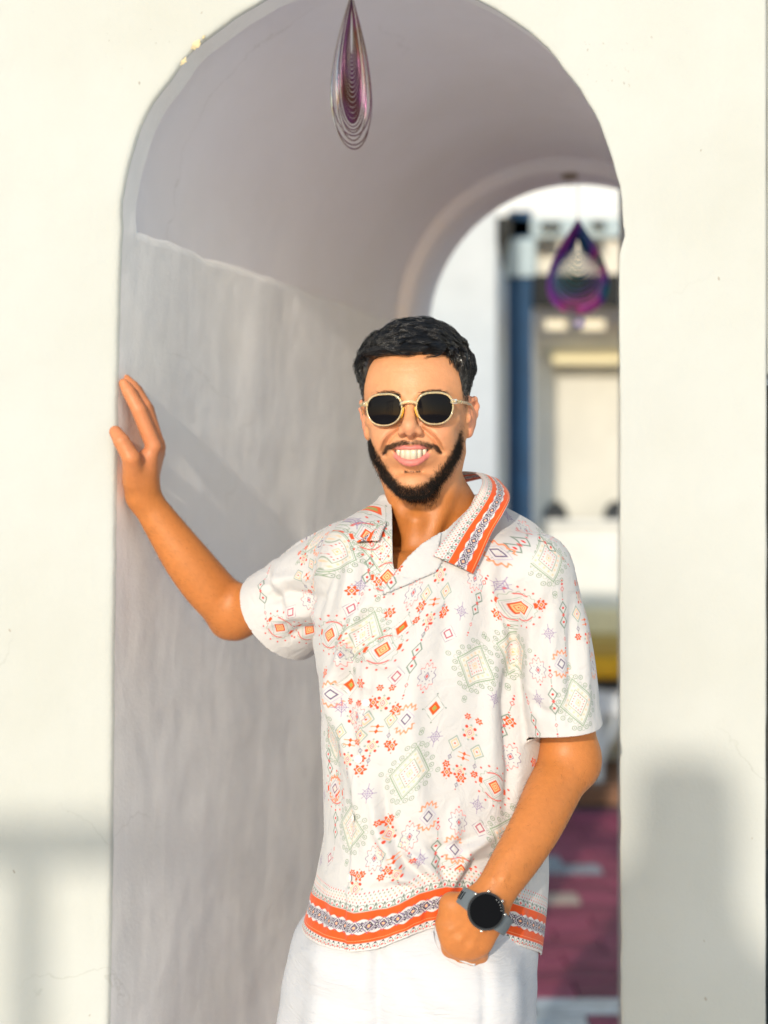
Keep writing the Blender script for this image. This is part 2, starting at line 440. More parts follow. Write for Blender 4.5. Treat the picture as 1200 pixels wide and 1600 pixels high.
M_GOLD = simple('ochre_canvas', (0.50, 0.34, 0.08), 0.8, var=0.08, scale=8)
M_IVORY = simple('ivory_canvas', (0.78, 0.70, 0.46), 0.8, var=0.05)
M_WHITEP = simple('white_paint', (0.75, 0.77, 0.78), 0.5, var=0.05, bump=0)

# white wall left of the courtyard (flat face towards us)
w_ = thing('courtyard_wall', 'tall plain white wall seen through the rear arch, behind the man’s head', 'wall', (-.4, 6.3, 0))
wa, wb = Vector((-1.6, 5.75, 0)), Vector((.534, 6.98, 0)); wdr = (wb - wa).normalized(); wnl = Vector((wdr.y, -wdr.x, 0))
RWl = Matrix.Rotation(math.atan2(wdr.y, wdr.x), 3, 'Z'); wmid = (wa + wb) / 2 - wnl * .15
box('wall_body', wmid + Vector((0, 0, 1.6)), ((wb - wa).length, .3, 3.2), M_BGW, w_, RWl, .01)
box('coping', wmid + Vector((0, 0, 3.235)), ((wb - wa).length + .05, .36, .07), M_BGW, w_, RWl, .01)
# tall white backdrop added far behind for the bright top of the view
fb = thing('far_backdrop', 'white backdrop wall added behind the pergola for the bright top of the view', 'building', (3, 16, 0))
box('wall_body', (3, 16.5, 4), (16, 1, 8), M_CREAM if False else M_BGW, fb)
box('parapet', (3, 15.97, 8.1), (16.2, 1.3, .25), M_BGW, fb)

# pergola
Y7 = 7.6
pg = thing('pergola', 'dark steel and timber pergola with a navy post and pale cross beams in the courtyard', 'pergola', P(812, 1260, Y7) * 1.0)
def rect(name, x0, y0, x1, y1, d, depth, m, parent, bevel=0.006):
    a = P(x0, y0, d); b = P(x1, y1, d)
    return box(name, ((a.x + b.x) / 2, d + depth / 2, (a.z + b.z) / 2), (abs(b.x - a.x), depth, abs(a.z - b.z)), m, parent, None, bevel)
a = P(795, 420, Y7); b = P(832, 420, Y7)
box('post', ((a.x + b.x) / 2, Y7 + .06, a.z / 2 + .15), (b.x - a.x, .12, a.z + .3), M_NAVY, pg, None, .008)
rect('lit_post_top', 790, 372, 838, 432, Y7 - .02, .16, M_BLUEG, pg)  # upper post, its lit tone put into a paler paint
rect('rear_post', 777, 380, 796, 1262, Y7 + .5, .1, M_GREYW, pg)
rect('corner_bracket', 774, 338, 800, 372, Y7 - .1, .1, M_BLACK, pg)
bm = bmesh.new(); p0, p1, p2 = P(776, 372, Y7 - .08), P(797, 372, Y7 - .08), P(786, 430, Y7 - .08)
vs = [bm.verts.new(p) for p in (p0, p1, p2)] + [bm.verts.new(p + Vector((0, .05, 0))) for p in (p0, p1, p2)]
bm.faces.new(vs[:3]); bm.faces.new(vs[3:][::-1])
for i in range(3): bm.faces.new((vs[i], vs[i + 3], vs[(i + 1) % 3 + 3], vs[(i + 1) % 3]))
bm_obj('corner_bracket', bm, M_BLACK, pg)
rect('top_beam', 798, 340, 1100, 371, Y7, .12, M_BLUEG, pg)
rect('fascia', 835, 372, 1100, 430, Y7 + .05, .08, M_CREAM, pg)
rect('lintel', 834, 428, 1100, 476, Y7 - .02, .14, M_LINTEL, pg)
for (x0, x1, yy) in ((846, 876, 352), (838, 872, 382), (925, 946, 350), (922, 944, 381)):
    rect('clamp', x0, yy - 5, x1, yy + 5, Y7 - .05, .06, M_BLACK, pg)
# its ceiling running back
a = P(834, 476, Y7 + .15); zc = a.z
box('ceiling', (a.x + 1.4, Y7 + .42, zc + .05), (2.9, .5, .06), M_GREYW, pg)
rect('rear_beam', 864, 546, 1100, 568, 8.22, .12, M_IVORY, pg)
rect('valance', 834, 478, 1100, 546, 8.3, .06, M_GREYW, pg)
M_LAMP = mat('tube_lamp_glass', (0.9, 0.86, 0.7), 0.4)[0]
bb = M_LAMP.node_tree.nodes['Principled BSDF']; bb.inputs['Emission Color'].default_value = (1, .88, .62, 1); bb.inputs['Emission Strength'].default_value = 0.5
for k, (x0, x1, lab) in enumerate(((852, 886, 'left'), (909, 946, 'right'))):
    t_ = thing('strip_lamp', 'short glowing strip lamp on the pergola ceiling, the %s one of two' % lab, 'lamp', P((x0 + x1) / 2, 506, 7.95), 'strip lamps under the pergola')
    rect('diffuser', x0, 500, x1, 514, 7.95, .05, M_LAMP, t_, .01)
    rect('housing', x0 - 2, 492, x1 + 2, 500, 7.95, .07, M_WHITEP, t_, .004)

# back room wall and low parapet
bw = thing('back_wall', 'pale cream wall at the back of the pergola', 'wall', P(900, 1100, 8.4))
rect('wall_body', 838, 560, 1300, 1200, 8.42, .2, M_CREAM, bw)
rect('side_pier', 834, 470, 866, 1180, 8.36, .05, M_GREYW, bw)
lw = thing('low_wall', 'low grey white parapet behind the yellow seat', 'wall', P(900, 1100, 8.1))
rect('wall_body', 836, 820, 1300, 1160, 8.12, .2, M_GREYW, lw)
rect('coping', 834, 812, 1300, 822, 8.09, .26, M_GREYW, lw)
# black dome lamps on the low wall
def dome_lamp(px, lab):
    c = P(px, 812, 8.2); t_ = thing('dome_lamp', lab, 'lamp', c, 'black lamps on the low parapet')
    prof = [(.066, 0), (.07, .012), (.066, .04), (.055, .07), (.035, .092), (.012, .104), (0.0, .106)]
    V = []; Fc = []; n = 20
    for (r, z) in prof:
        for k in range(n): V.append(c + Vector((r * math.cos(k * 2 * math.pi / n), r * math.sin(k * 2 * math.pi / n), z)))
    for i in range(len(prof) - 1):
        for k in range(n): Fc.append((i * n + k, i * n + (k + 1) % n, (i + 1) * n + (k + 1) % n, (i + 1) * n + k))
    mesh_obj('shade', V, Fc, M_BLACK, t_, True)
    box('base', c + Vector((0, 0, -.004)), (.10, .10, .012), M_BLACK, t_, None, .003)
dome_lamp(868, 'black rounded lamp on the low parapet, near the navy post')
dome_lamp(962, 'black rounded lamp on the low parapet, at the edge of the white archway')

# yellow seat
st = thing('bench', 'white bench with yellow and ivory cushions beyond the arch', 'bench', P(940, 1235, 7.6))
rect('back_cushion', 800, 950, 1130, 998, 7.93, .12, M_IVORY, st, .03)
rect('seat_trim', 800, 998, 1130, 1026, 7.62, .45, M_GOLD, st, .02)
rect('seat_cushion', 800, 1027, 1130, 1062, 7.58, .5, M_YEL, st, .03)
rect('seat_board', 800, 1066, 1130, 1078, 7.6, .5, M_BLACK, st)
rect('front_panel', 926, 1080, 1130, 1118, 7.62, .04, M_WHITEP, st)
for x0 in (800, 925, 1100):
    rect('leg', x0, 1078, x0 + 17, 1232, 7.60, .06, M_WHITEP, st)
a, b = P(962, 1120, 7.65), P(934, 1200, 7.65)
tube('brace', [a, b], .02, M_WHITEP, st, 6)
# timber step
sp = thing('timber_step', 'brown timber step along the far edge of the maroon paving', 'step', P(900, 1255, 7.5))
zt = P(0, 1232, ySTEP).z
box('riser', (1.5, ySTEP + .02, zt / 2 - .01), (5, .04, zt - .02), M_WOOD, sp)
for k in range(5): box('plank', (1.5, ySTEP + .05 + .155 * k + .075, zt - .012), (5, .15, .024), M_WOOD, sp, None, .003)
box('deck_base', (1.5, 9.3, zt / 2 - .03), (5, 2.2, zt - .02), M_WOOD, sp)

# dark timber door frame just past the wall's right end
M_DARKW = simple('weathered_dark_timber', (0.11, 0.10, 0.085), 0.7, var=0.4, scale=30, bump=0.5)
M_DARKW2 = simple('black_painted_timber', (0.012, 0.02, 0.025), 0.5, var=0.4, scale=30, bump=0.3)
dr = thing('timber_door', 'weathered dark timber door standing at the right end of the white wall', 'door', (0.75, 2.3, 0))
zA = P(0, 600, 2.25).z; zB = P(0, 1335, 2.25).z
box('upper_panel', (.77, 2.29, (zA + zB) / 2), (.36, .04, zA - zB), M_DARKW, dr, None, .002)
box('lower_panel', (.77, 2.29, zB / 2), (.36, .035, zB - .01), M_DARKW2, dr, None, .002)
# above the door the white wall carries on
box('door_head_wall', (.8165, WY + .043, (zA + ZT) / 2 + .005), (.49, .08, ZT - zA - .01), M_WALL, passage, None, .004)
# ================================================================ SDF TOOLS
f32 = np.float32
def V3(*a): return np.array(a, f32)
def smin(a, b, k):
    h = np.clip(0.5 + 0.5 * (b - a) / k, 0, 1)
    return b + (a - b) * h - k * h * (1 - h)
def smax(a, b, k): return -smin(-a, -b, k)
def d_sph(p, c, r): return np.sqrt(((p - c) ** 2).sum(-1)) - r
def d_cone(p, a, b, ra, rb):
    """capsule whose radius runs from ra to rb"""
    ab = b - a; t = np.clip(((p - a) @ ab) / float(ab @ ab), 0, 1)
    q = p - a - t[..., None] * ab
    return np.sqrt((q * q).sum(-1)) - (ra + (rb - ra) * t)
def d_ell(p, c, r, R=None):
    q = p - c
    if R is not None: q = q @ R
    k0 = np.sqrt(((q / r) ** 2).sum(-1)); k1 = np.sqrt(((q / (r * r)) ** 2).sum(-1)) + 1e-9
    return k0 * (k0 - 1) / k1
def d_chain(p, pts, rs, k=0.0):
    d = None
    for i in range(len(pts) - 1):
        e = d_cone(p, np.asarray(pts[i], f32), np.asarray(pts[i + 1], f32), rs[i], rs[i + 1])
        d = e if d is None else (smin(d, e, k) if k > 0 else np.minimum(d, e))
    return d
def d_flat(p, a, b, ra, rb, side, sq):
    """cone squashed by factor sq along unit vector side"""
    ab = b - a; t = np.clip(((p - a) @ ab) / float(ab @ ab), 0, 1)
    q = p - a - t[..., None] * ab
    s = q @ side
    w = q - s[..., None] * side
    r = ra + (rb - ra) * t
    m = np.sqrt((w * w).sum(-1) + (s / sq) ** 2)
    return (m - r) * (0.55 + 0.45 * sq)

class Field:
    def __init__(self): self.e = []
    def add(self, fn, c, r, k=0.012, op='add'): self.e.append((op, fn, np.asarray(c, f32), r, k))
    def cone(self, a, b, ra, rb, k=0.012):
        a = np.asarray(a, f32); b = np.asarray(b, f32)
        self.add(lambda p: d_cone(p, a, b, ra, rb), (a + b) / 2, np.linalg.norm(a - b) / 2 + max(ra, rb), k)
    def sph(self, c, r, k=0.01, op='add'):
        c = np.asarray(c, f32); self.add(lambda p: d_sph(p, c, r), c, r, k, op)
    def ell(self, c, r, k=0.01, op='add', R=None):
        c = np.asarray(c, f32); r = np.asarray(r, f32); self.add(lambda p: d_ell(p, c, r, R), c, float(r.max()), k, op)
    def flat(self, a, b, ra, rb, side, sq, k=0.01, op='add'):
        a = np.asarray(a, f32); b = np.asarray(b, f32); side = np.asarray(side, f32); side = side / np.linalg.norm(side)
        self.add(lambda p: d_flat(p, a, b, ra, rb, side, sq), (a + b) / 2, np.linalg.norm(a - b) / 2 + max(ra, rb), k, op)
    def eval(self, p, c=None, R=None):
        d = None
        for op, fn, cc, r, k in self.e:
            if c is not None:
                gap = np.linalg.norm(cc - c) - r - R
                if gap > 0.02 + k: continue
            if op == 'add':
                v = fn(p); d = v if d is None else smin(d, v, k)
            elif d is not None:
                d = smax(d, -fn(p), k)
        return np.full(p.shape[:-1], 0.1, f32) if d is None else d

def polygonize(field, lo, hi, h, B=24):
    lo = np.asarray(lo, float); hi = np.asarray(hi, float)
    n = np.ceil((hi - lo) / h).astype(int) + 1; nb = np.ceil(n / B).astype(int); n = nb * B
    A = np.full(tuple(n), 0.05, f32)
    ax = [np.arange(B, dtype=f32) * h for _ in range(3)]
    loc = np.stack(np.meshgrid(*ax, indexing='ij'), -1)
    half = B * h / 2; R = half * 1.7321
    for i in range(nb[0]):
        for j in range(nb[1]):
            for k in range(nb[2]):
                o = lo + np.array([i, j, k]) * B * h; c = (o + half).astype(f32)
                v = float(field.eval(c[None, :], c, R)[0])
                if abs(v) > R * 1.5 + 0.012:
                    A[i * B:(i + 1) * B, j * B:(j + 1) * B, k * B:(k + 1) * B] = 0.05 if v > 0 else -0.05; continue
                A[i * B:(i + 1) * B, j * B:(j + 1) * B, k * B:(k + 1) * B] = np.clip(field.eval(loc + o.astype(f32), c, R), -0.05, 0.05)
    g = vdb.FloatGrid(0.05); g.copyFromArray(A)
    v, t, q = g.convertToPolygons(isovalue=0.0, adaptivity=0.0)
    v = v * h + lo
    q = q.astype(np.int32)
    if len(t): q = np.concatenate([q, np.concatenate([t, t[:, 2:]], 1).astype(np.int32)])
    return v.astype(np.float64), q

def set_color(o, rgb, name='Col'):
    a = o.data.color_attributes.new(name, 'FLOAT_COLOR', 'POINT')
    c = np.ones((len(o.data.vertices), 4), f32); c[:, :rgb.shape[1]] = rgb
    a.data.foreach_set('color', c.ravel())

def keep_part(v, q, mask):
    """keep faces whose vertices all satisfy mask"""
    m = mask[q].all(1); q = q[m]; u, inv = np.unique(q, return_inverse=True)
    return v[u], inv.reshape(q.shape).astype(np.int32), u

def clip_field(v, q, s):
    """cut the mesh where s > 0, edge drawn cleanly along s = 0"""
    inside = s <= 0
    edges = np.concatenate([q[:, [0, 1]], q[:, [1, 2]], q[:, [2, 3]], q[:, [3, 0]]])
    mix = inside[edges[:, 0]] != inside[edges[:, 1]]
    e = edges[mix]; sw = inside[e[:, 1]]; e[sw] = e[sw][:, ::-1]        # first inside, second outside
    t = s[e[:, 0]] / (s[e[:, 0]] - s[e[:, 1]] + 1e-12)
    pt = v[e[:, 0]] + (v[e[:, 1]] - v[e[:, 0]]) * t[:, None]
    acc = np.zeros_like(v); cnt = np.zeros(len(v))
    np.add.at(acc, e[:, 1], pt); np.add.at(cnt, e[:, 1], 1)
    v = v.copy(); m = cnt > 0; v[m] = acc[m] / cnt[m][:, None]
    ok = inside | m
    fm = ok[q].all(1) & inside[q].any(1)
    q = q[fm]; u, inv = np.unique(q, return_inverse=True)
    return v[u], inv.reshape(q.shape).astype(np.int32), u

def vnormals(v, q):
    n = np.cross(v[q[:, 2]] - v[q[:, 0]], v[q[:, 3]] - v[q[:, 1]])
    N_ = np.zeros_like(v)
    for k in range(4): np.add.at(N_, q[:, k], n)
    return N_ / (np.linalg.norm(N_, axis=1, keepdims=True) + 1e-12)

def snoise(p, scale, seed=0):
    """cheap smooth noise from sines, range about -1..1"""
    r = np.random.RandomState(seed); out = np.zeros(p.shape[:-1])
    for i in range(6):
        d = r.normal(size=3); d /= np.linalg.norm(d)
        out = out + np.sin((p @ d) * scale * r.uniform(0.6, 1.7) + r.uniform(0, 6.28))
    return out / 3.0
# ================================================================ THE PERSON: BODY
man = thing('person', 'smiling bearded man in a white patterned shirt, leaning one hand on the archway', 'person', (0.07, 2.04, 0))

# ---- head: built in its own frame (x to picture right, -y forward, z up; 0 at eye level), then turned
HO = P(650.5, 640, 2.012); HO = np.array([HO.x, 2.012, 1.6585])
YAW = math.radians(-7.0); ROLL = math.radians(-1.2); PIT = math.radians(0)
RH = np.array((Matrix.Rotation(YAW, 3, 'Z') @ Matrix.Rotation(ROLL, 3, 'Y') @ Matrix.Rotation(PIT, 3, 'X')))
def to_head(p): return (p - HO.astype(p.dtype)) @ RH.astype(p.dtype)      # world -> head
def from_head(p): return np.asarray(p) @ RH.T + HO
mm = 0.001
def M3(x, y, z): return V3(x * mm, y * mm, z * mm)

# mouth curves (mm)
HWM = 26.8
def lipU(x):  return -50.0 - 3.2 * (1 - (x / HWM) ** 2) + 0.9 * math.exp(-(abs(x) - 6) ** 2 / 12)     # lower edge of the upper lip
def lipL(x):  return -50.0 - 17.0 * (1 - (abs(x) / HWM) ** 2.2)                  # upper edge of the lower lip
def lipy(x):  return -87.5 + 21 * (abs(x) / HWM) ** 2.0
LXS = [-27.8, -24.5, -19.3, -13.2, -7, 0, 7, 13.2, 19.3, 24.5, 27.8]

def head_sdf(p):
    q = to_head(p).astype(f32)
    s = q.copy(); s[..., 0] = np.abs(s[..., 0])
    d = d_ell(q, M3(0, 12, 36), V3(.0715, .090, .076))
    d = smin(d, d_ell(q, M3(0, -22, 30), V3(.0655, .056, .056)), .02)                  # forehead
    d = smin(d, d_ell(q, M3(0, -14, -26), V3(.0560, .062, .080)), .025)                # face mass
    d = smin(d, d_ell(q, M3(0, 20, -16), V3(.0565, .060, .062)), .03)
    d = smin(d, d_cone(s, M3(51, 6, -38), M3(40, -12, -67), .0095, .0115), .020)         # jaw angle
    d = smin(d, d_cone(s, M3(40, -12, -67), M3(13, -60, -100), .0115, .0115), .018)
    d = smin(d, d_ell(q, M3(0, -68, -98), V3(.018, .015, .0150)), .014)               # chin
    d = smin(d, d_ell(s, M3(44, -50, -13), V3(.019, .020, .013)), .016)                # cheekbone
    d = smin(d, d_ell(s, M3(34, -63, -31), V3(.017, .016, .015)), .013)                # lifted smile cheek
    d = smin(d, d_ell(s, M3(41, -42, -50), V3(.014, .022, .022)), .020)
    d = smin(d, d_cone(s, M3(8, -77, 17), M3(40, -66, 17), .0080, .0080), .013)        # brow
    d = smin(d, d_ell(q, M3(0, -60, -52), V3(.033, .024, .024)), .012)                 # muzzle
    d = smax(d, -d_ell(s, M3(32, -90, 1), V3(.020, .016, .014)), .012)                 # sockets
    d = smin(d, d_ell(s, M3(31.5, -66, 0), V3(.0145, .0125, .0125)), .003)              # lids
    d = smin(d, d_cone(q, M3(0, -79, 9), M3(0, -93, -18), .0062, .0080), .010)          # nose bridge
    d = smin(d, d_sph(q, M3(0, -96.5, -24.5), .0090), .008)                              # tip
    d = smin(d, d_ell(s, M3(11.0, -87, -29), V3(.0072, .0100, .0066)), .0055)            # wings
    d = smin(d, d_cone(q, M3(0, -96, -32), M3(0, -85, -36), .0042, .004), .004)         # septum
    d = smax(d, -d_ell(s, M3(6.6, -92.5, -36.0), V3(.0034, .0050, .0036)), .003)          # nostrils
    d = smax(d, -d_cone(q, M3(0, -89.5, -39), M3(0, -89.5, -47), .0014, .002), .003)        # philtrum
    # nasolabial folds
    f1 = d_chain(s, [M3(19, -84, -27), M3(28, -80.0, -35), M3(36, -73, -45), M3(40, -66, -56)], [.0022, .0034, .0030, .0018])
    d = smax(d, -f1, .006)
    # skin relief drawn on the front of the face: (|x|, z) in mm, width, depth
    sx_, sz_ = s[..., 0] / mm, q[..., 2] / mm; fr_ = np.clip((-q[..., 1] - .045) / .02, 0, 1)
    def crease(pts, w, dep, xx_=sx_):
        best = None
        for (a0, b0), (a1, b1) in zip(pts[:-1], pts[1:]):
            dx, dz = a1 - a0, b1 - b0; t = np.clip(((xx_ - a0) * dx + (sz_ - b0) * dz) / (dx * dx + dz * dz), 0, 1)
            e = (xx_ - a0 - t * dx) ** 2 + (sz_ - b0 - t * dz) ** 2; best = e if best is None else np.minimum(best, e)
        return dep * mm * np.exp(-best / (w * w)) * fr_
    d = d + crease([(15, -26), (22, -32), (30, -40), (35.5, -50), (36, -58)], 2.2, 2.4)
    d = d - crease([(20, -22), (29, -29), (38, -38), (43, -48)], 5.5, 2.2)
    d = d + crease([(-11, -83), (0, -84), (11, -83)], 3.0, 1.3, q[..., 0] / mm)
    d = d + crease([(-30, 52), (0, 50), (30, 52)], 1.5, .35, q[..., 0] / mm) + crease([(-34, 62), (0, 61), (28, 63)], 1.4, .3, q[..., 0] / mm)
    d = d - crease([(-22, 33), (0, 36), (22, 33)], 9, .8, q[..., 0] / mm) + crease([(10, -4), (19, -13), (30, -16)], 3.5, 1.0)
    # mouth opening
    x = np.clip(q[..., 0] / mm, -34, 34); z = q[..., 2] / mm
    up = -50.0 - 3.2 * (1 - (x / HWM) ** 2) + 0.9 * np.exp(-(np.abs(x) - 6) ** 2 / 12)
    lo = -50.0 - 17.0 * (1 - np.clip(np.abs(x) / HWM, 0, 1.2) ** 2.2)
    cav = np.maximum(z - up, lo - z) * mm * 0.8
    cav = np.maximum(cav, (q[..., 1] + .062))                                          # only at the front
    d = smax(d, -cav, .003)
    # lips
    P1 = [M3(a, lipy(a) + 1.0, lipU(a) + 1.9) for a in LXS]
    ru = [.0010, .0017, .0021, .0025, .0029, .0027, .0029, .0025, .0021, .0017, .0010]
    d = smin(d, d_chain(q, P1, ru), .0028)
    P2 = [M3(a, lipy(a) + 2.0 + (1.0 if abs(a) < 20 else 0), lipL(a) - 3.6 + 2.7 * (abs(a) / 27.8) ** 2) for a in LXS]
    rl = [.0012, .0023, .0034, .0043, .0048, .0049, .0048, .0043, .0034, .0023, .0012]
    d = smin(d, d_chain(q, P2, rl), .0030)
    # ears
    for sgn in (-1, 1):
        e = q.copy(); e[..., 0] = e[..., 0] * sgn + (.0028 if sgn < 0 else .0005)
        c = d_ell(e, M3(71.0, 13, -8), V3(.0070, .0145, .025), RE)
        hel = d_chain(e, [M3(67, 2, -4), M3(70, 3, 8), M3(75, 9, 16), M3(79, 18, 17), M3(81, 25, 8), M3(79, 26, -4), M3(75, 20, -17), M3(70, 13, -27)], [.0026, .0032, .0034, .0036, .0038, .0036, .0034, .0042], .004)
        lob = d_ell(e, M3(70.5, 10, -27), V3(.0050, .0070, .0085))
        con = d_ell(e, M3(78.0, 8, -7), V3(.0048, .0070, .0105), RE)
        tri = d_ell(e, M3(80, 15, 7), V3(.0028, .005, .006))
        c = smin(c, hel, .003); c = smin(c, lob, .006)
        c = smax(c, -con, .003); c = smax(c, -tri, .003)
        c = smin(c, d_ell(e, M3(72.5, 2.5, -9), V3(.003, .0035, .0055)), .003)            # tragus
        d = smin(d, c, .005)
    return d
RE = np.array(Matrix.Rotation(math.radians(-28), 3, 'Z'), f32)

body = Field()
body.add(head_sdf, HO + np.array([0, 0, 0]), 0.150, 0.02)
def WP(px, py, d): v = P(px, py, d); return np.array(v, f32)
# ---- neck and chest
NB = WP(676, 868, 2.055)                             # base of the neck
body.cone(HO + np.array([0.004, 0.022, -0.055]), NB + np.array([0, 0.01, 0.02]), .0535, .058, .02)
body.cone(WP(690, 800, 2.085), WP(690, 900, 2.08), .05, .07, .03)
SHR = WP(550, 882, 2.075); SHL = WP(830, 897, 1.965)
body.cone(WP(640, 845, 2.10), SHR, .038, .040, .03); body.cone(WP(730, 840, 2.06), SHL, .038, .039, .03)      # trapezius to shoulders
body.ell(WP(690, 1010, 2.045), (.112, .085, .14), .03, R=np.array(Matrix.Rotation(math.radians(-20), 3, 'Z'), f32))
body.ell(WP(645, 925, 1.985), (.085, .045, .055), .03)
body.cone(WP(690, 1000, 2.05), WP(665, 1300, 2.045), .085, .095, .03)
# collar bones and the two cords of the neck
body.cone(WP(648, 872, 1.992), WP(575, 850, 2.03), .0065, .006, .012)
body.cone(WP(668, 872, 1.985), WP(750, 862, 1.995), .0065, .005, .012)
body.cone(WP(646, 868, 1.995), from_head(M3(-50, 20, -55)).astype(f32), .007, .010, .014)
body.cone(WP(667, 868, 1.99), from_head(M3(52, 18, -55)).astype(f32), .0075, .011, .014)
body.cone(WP(650, 815, 1.996), WP(651, 842, 2.000), .010, .009, .02)            # larynx
# ---- limbs: one smooth chain each
def spline(pts, rs, m=5):
    pts = [np.asarray(p, float) for p in pts]; n = len(pts); out = []; ro = []
    for i in range(n - 1):
        p0, p1, p2, p3 = pts[max(i - 1, 0)], pts[i], pts[i + 1], pts[min(i + 2, n - 1)]
        r0, r1, r2, r3 = rs[max(i - 1, 0)], rs[i], rs[i + 1], rs[min(i + 2, n - 1)]
        for k in range(m):
            t = k / m
            f = lambda a, b, c, d: 0.5 * (2 * b + (c - a) * t + (2 * a - 5 * b + 4 * c - d) * t * t + (3 * b - a - 3 * c + d) * t ** 3)
            out.append(f(p0, p1, p2, p3)); ro.append(f(r0, r1, r2, r3))
    out.append(pts[-1]); ro.append(rs[-1])
    return np.array(out, f32), ro
def limb(fld, pts, rs, k=0.02, sq=None, m=5):
    P_, R_ = spline(pts, rs, m)
    c = P_.mean(0); rad = float(np.linalg.norm(P_ - c, axis=1).max() + max(rs))
    if sq is None: fn = lambda p: d_chain(p, P_, R_)
    else:
        side = np.asarray(sq[0], f32); side = side / np.linalg.norm(side)
        def fn(p):
            d = None
            for i in range(len(P_) - 1):
                e = d_flat(p, P_[i], P_[i + 1], R_[i], R_[i + 1], side, sq[1]); d = e if d is None else np.minimum(d, e)
            return d
    fld.add(fn, c, rad, k)
# raised right arm (picture left)
EL = WP(366, 958, 2.270); WR = WP(224, 776, 2.222)
limb(body, [SHR, WP(450, 925, 2.20), WP(400, 948, 2.245), EL], [.043, .038, .037, .0355], .03)
body.cone(WP(352, 975, 2.285), WP(368, 972, 2.285), .020, .022, .022)            # point of the elbow
limb(body, [EL, WP(330, 922, 2.255), WP(293, 876, 2.242), WP(258, 826, 2.232), WR], [.0365, .0380, .0355, .0290, .0228], .018, (V3(.3, -.9, .3), .88))
# hand on the reveal (thumb side towards us); n = away from the wall
HN = np.array([0.95, -0.30, 0.0], f32); HD = np.array([KX, 1.0, 0.0], f32); HD /= np.linalg.norm(HD)
def HP(px, py, d): return WP(px, py, d)
# palm: index-side metacarpal nearest the camera, little-finger side deeper
mcp = [HP(240, 697, 2.212), HP(246, 694, 2.232), HP(248, 699, 2.252), HP(248, 708, 2.270)]
wri = [HP(216, 772, 2.210), HP(222, 773, 2.220), HP(226, 775, 2.230), HP(228, 778, 2.242)]
for i in range(4): body.cone(wri[i], mcp[i], .0125, [.0108, .0105, .010, .0095][i], .012)
body.ell(HP(226, 742, 2.222), (.018, .026, .036), .014)
body.ell(HP(209, 752, 2.232), (.011, .022, .022), .012)                  # heel of the hand on the wall
pip = [HP(217, 641, 2.204), HP(226, 634, 2.226), HP(231, 640, 2.250), HP(233, 655, 2.272)]
dip = [HP(201, 612, 2.204), HP(207, 604, 2.227), HP(214, 610, 2.252), HP(220, 630, 2.276)]
tip = [HP(193.5, 599, 2.206), HP(197.5, 592.5, 2.229), HP(205, 598, 2.255), HP(213, 615, 2.280)]
for i in range(4):
    r = [.0113, .0105, .0097, .0086][i]
    body.cone(mcp[i], pip[i], r * 1.06, r, .0035); body.cone(pip[i], dip[i], r, r * .88, .0015); body.cone(dip[i], tip[i], r * .88, r * .66, .0015)
# thumb across the corner on to the face of the wall
t0, t1, t2, t3 = HP(210, 752, 2.200), HP(205, 716, 2.178), HP(190, 690, 2.176), HP(180.5, 675, 2.184)
body.cone(t0, t1, .0170, .0135, .010); body.cone(t1, t2, .0132, .0118, .003); body.cone(t2, t3, .0118, .0095, .002)
body.cone(WR, HP(220, 742, 2.21), .0230, .0200, .014)
body.cone(HP(228, 790, 2.212), HP(206, 758, 2.206), .006, .006, .01)        # tendon at the thumb
# ---- left arm into the pocket (picture right)
EL2 = WP(890, 1188, 2.005); WR2 = WP(758, 1420, 1.868)
limb(body, [SHL, WP(866, 1010, 1.985), WP(884, 1110, 1.998), EL2], [.043, .040, .0375, .0375], .03)
body.cone(WP(908, 1180, 2.03), WP(905, 1200, 2.025), .020, .020, .03)
limb(body, [EL2, WP(863, 1238, 1.970), WP(838, 1290, 1.932), WP(808, 1340, 1.902), WP(782, 1380, 1.882), WR2], [.0375, .0378, .0350, .0315, .0278, .0250], .018, (V3(.3, -.9, -.2), .86))
# hand: back of the hand forward, fingers down in the pocket
kn = [WP(704, 1448, 1.876), WP(717, 1464, 1.873), WP(735, 1472, 1.874), WP(752, 1470, 1.880)]
wq = [WP(742, 1416, 1.868), WP(750, 1421, 1.866), WP(760, 1427, 1.868), WP(769, 1432, 1.873)]
for i in range(4): body.cone(wq[i], kn[i], .0135, .0115, .016)
body.flat(WP(752, 1422, 1.872), WP(728, 1458, 1.880), .027, .034, V3(.1, -1, .1), .45, .016)
for i, (a, b) in enumerate([((708, 1505), 1.914), ((722, 1515), 1.914), ((738, 1518), 1.916), ((750, 1508), 1.918)]):
    body.cone(kn[i], WP(a[0], a[1], b), .0112, .0095, .006)
body.cone(WP(738, 1414, 1.874), WP(706, 1414, 1.880), .0155, .0145, .012)       # thumb base
body.cone(WP(706, 1414, 1.880), WP(698, 1442, 1.886), .0145, .0125, .008)
body.cone(WP(698, 1442, 1.886), WP(702, 1482, 1.895), .0125, .010, .008)
for i in range(4):                                                        # extensor cords
    a = wq[i] + V3(0, -.0135, 0); b = kn[i] + V3(0, -.0115, 0)
    body.cone(a * .7 + b * .3, b, .0028, .0040, .0035)
for i in range(4): body.sph(kn[i] + V3(0, -.0055, 0), .0085, .006)
for pts_ in ([(788, 1372), (800, 1345), (806, 1318)], [(770, 1372), (778, 1352), (792, 1330)]):
    limb(body, [WP(x_, y_, 1.884 + (1380 - y_) * .00055 - .0275) for x_, y_ in pts_], [.0016] * 3, .006, None, 3)

H_BODY = 0.0019
bv, bq = polygonize(body, (-.44, 1.80, .93), (.345, 2.345, 1.80), H_BODY)
# hidden mass under the shirt is not needed below the ribs except for the arms
hq = to_head(bv)
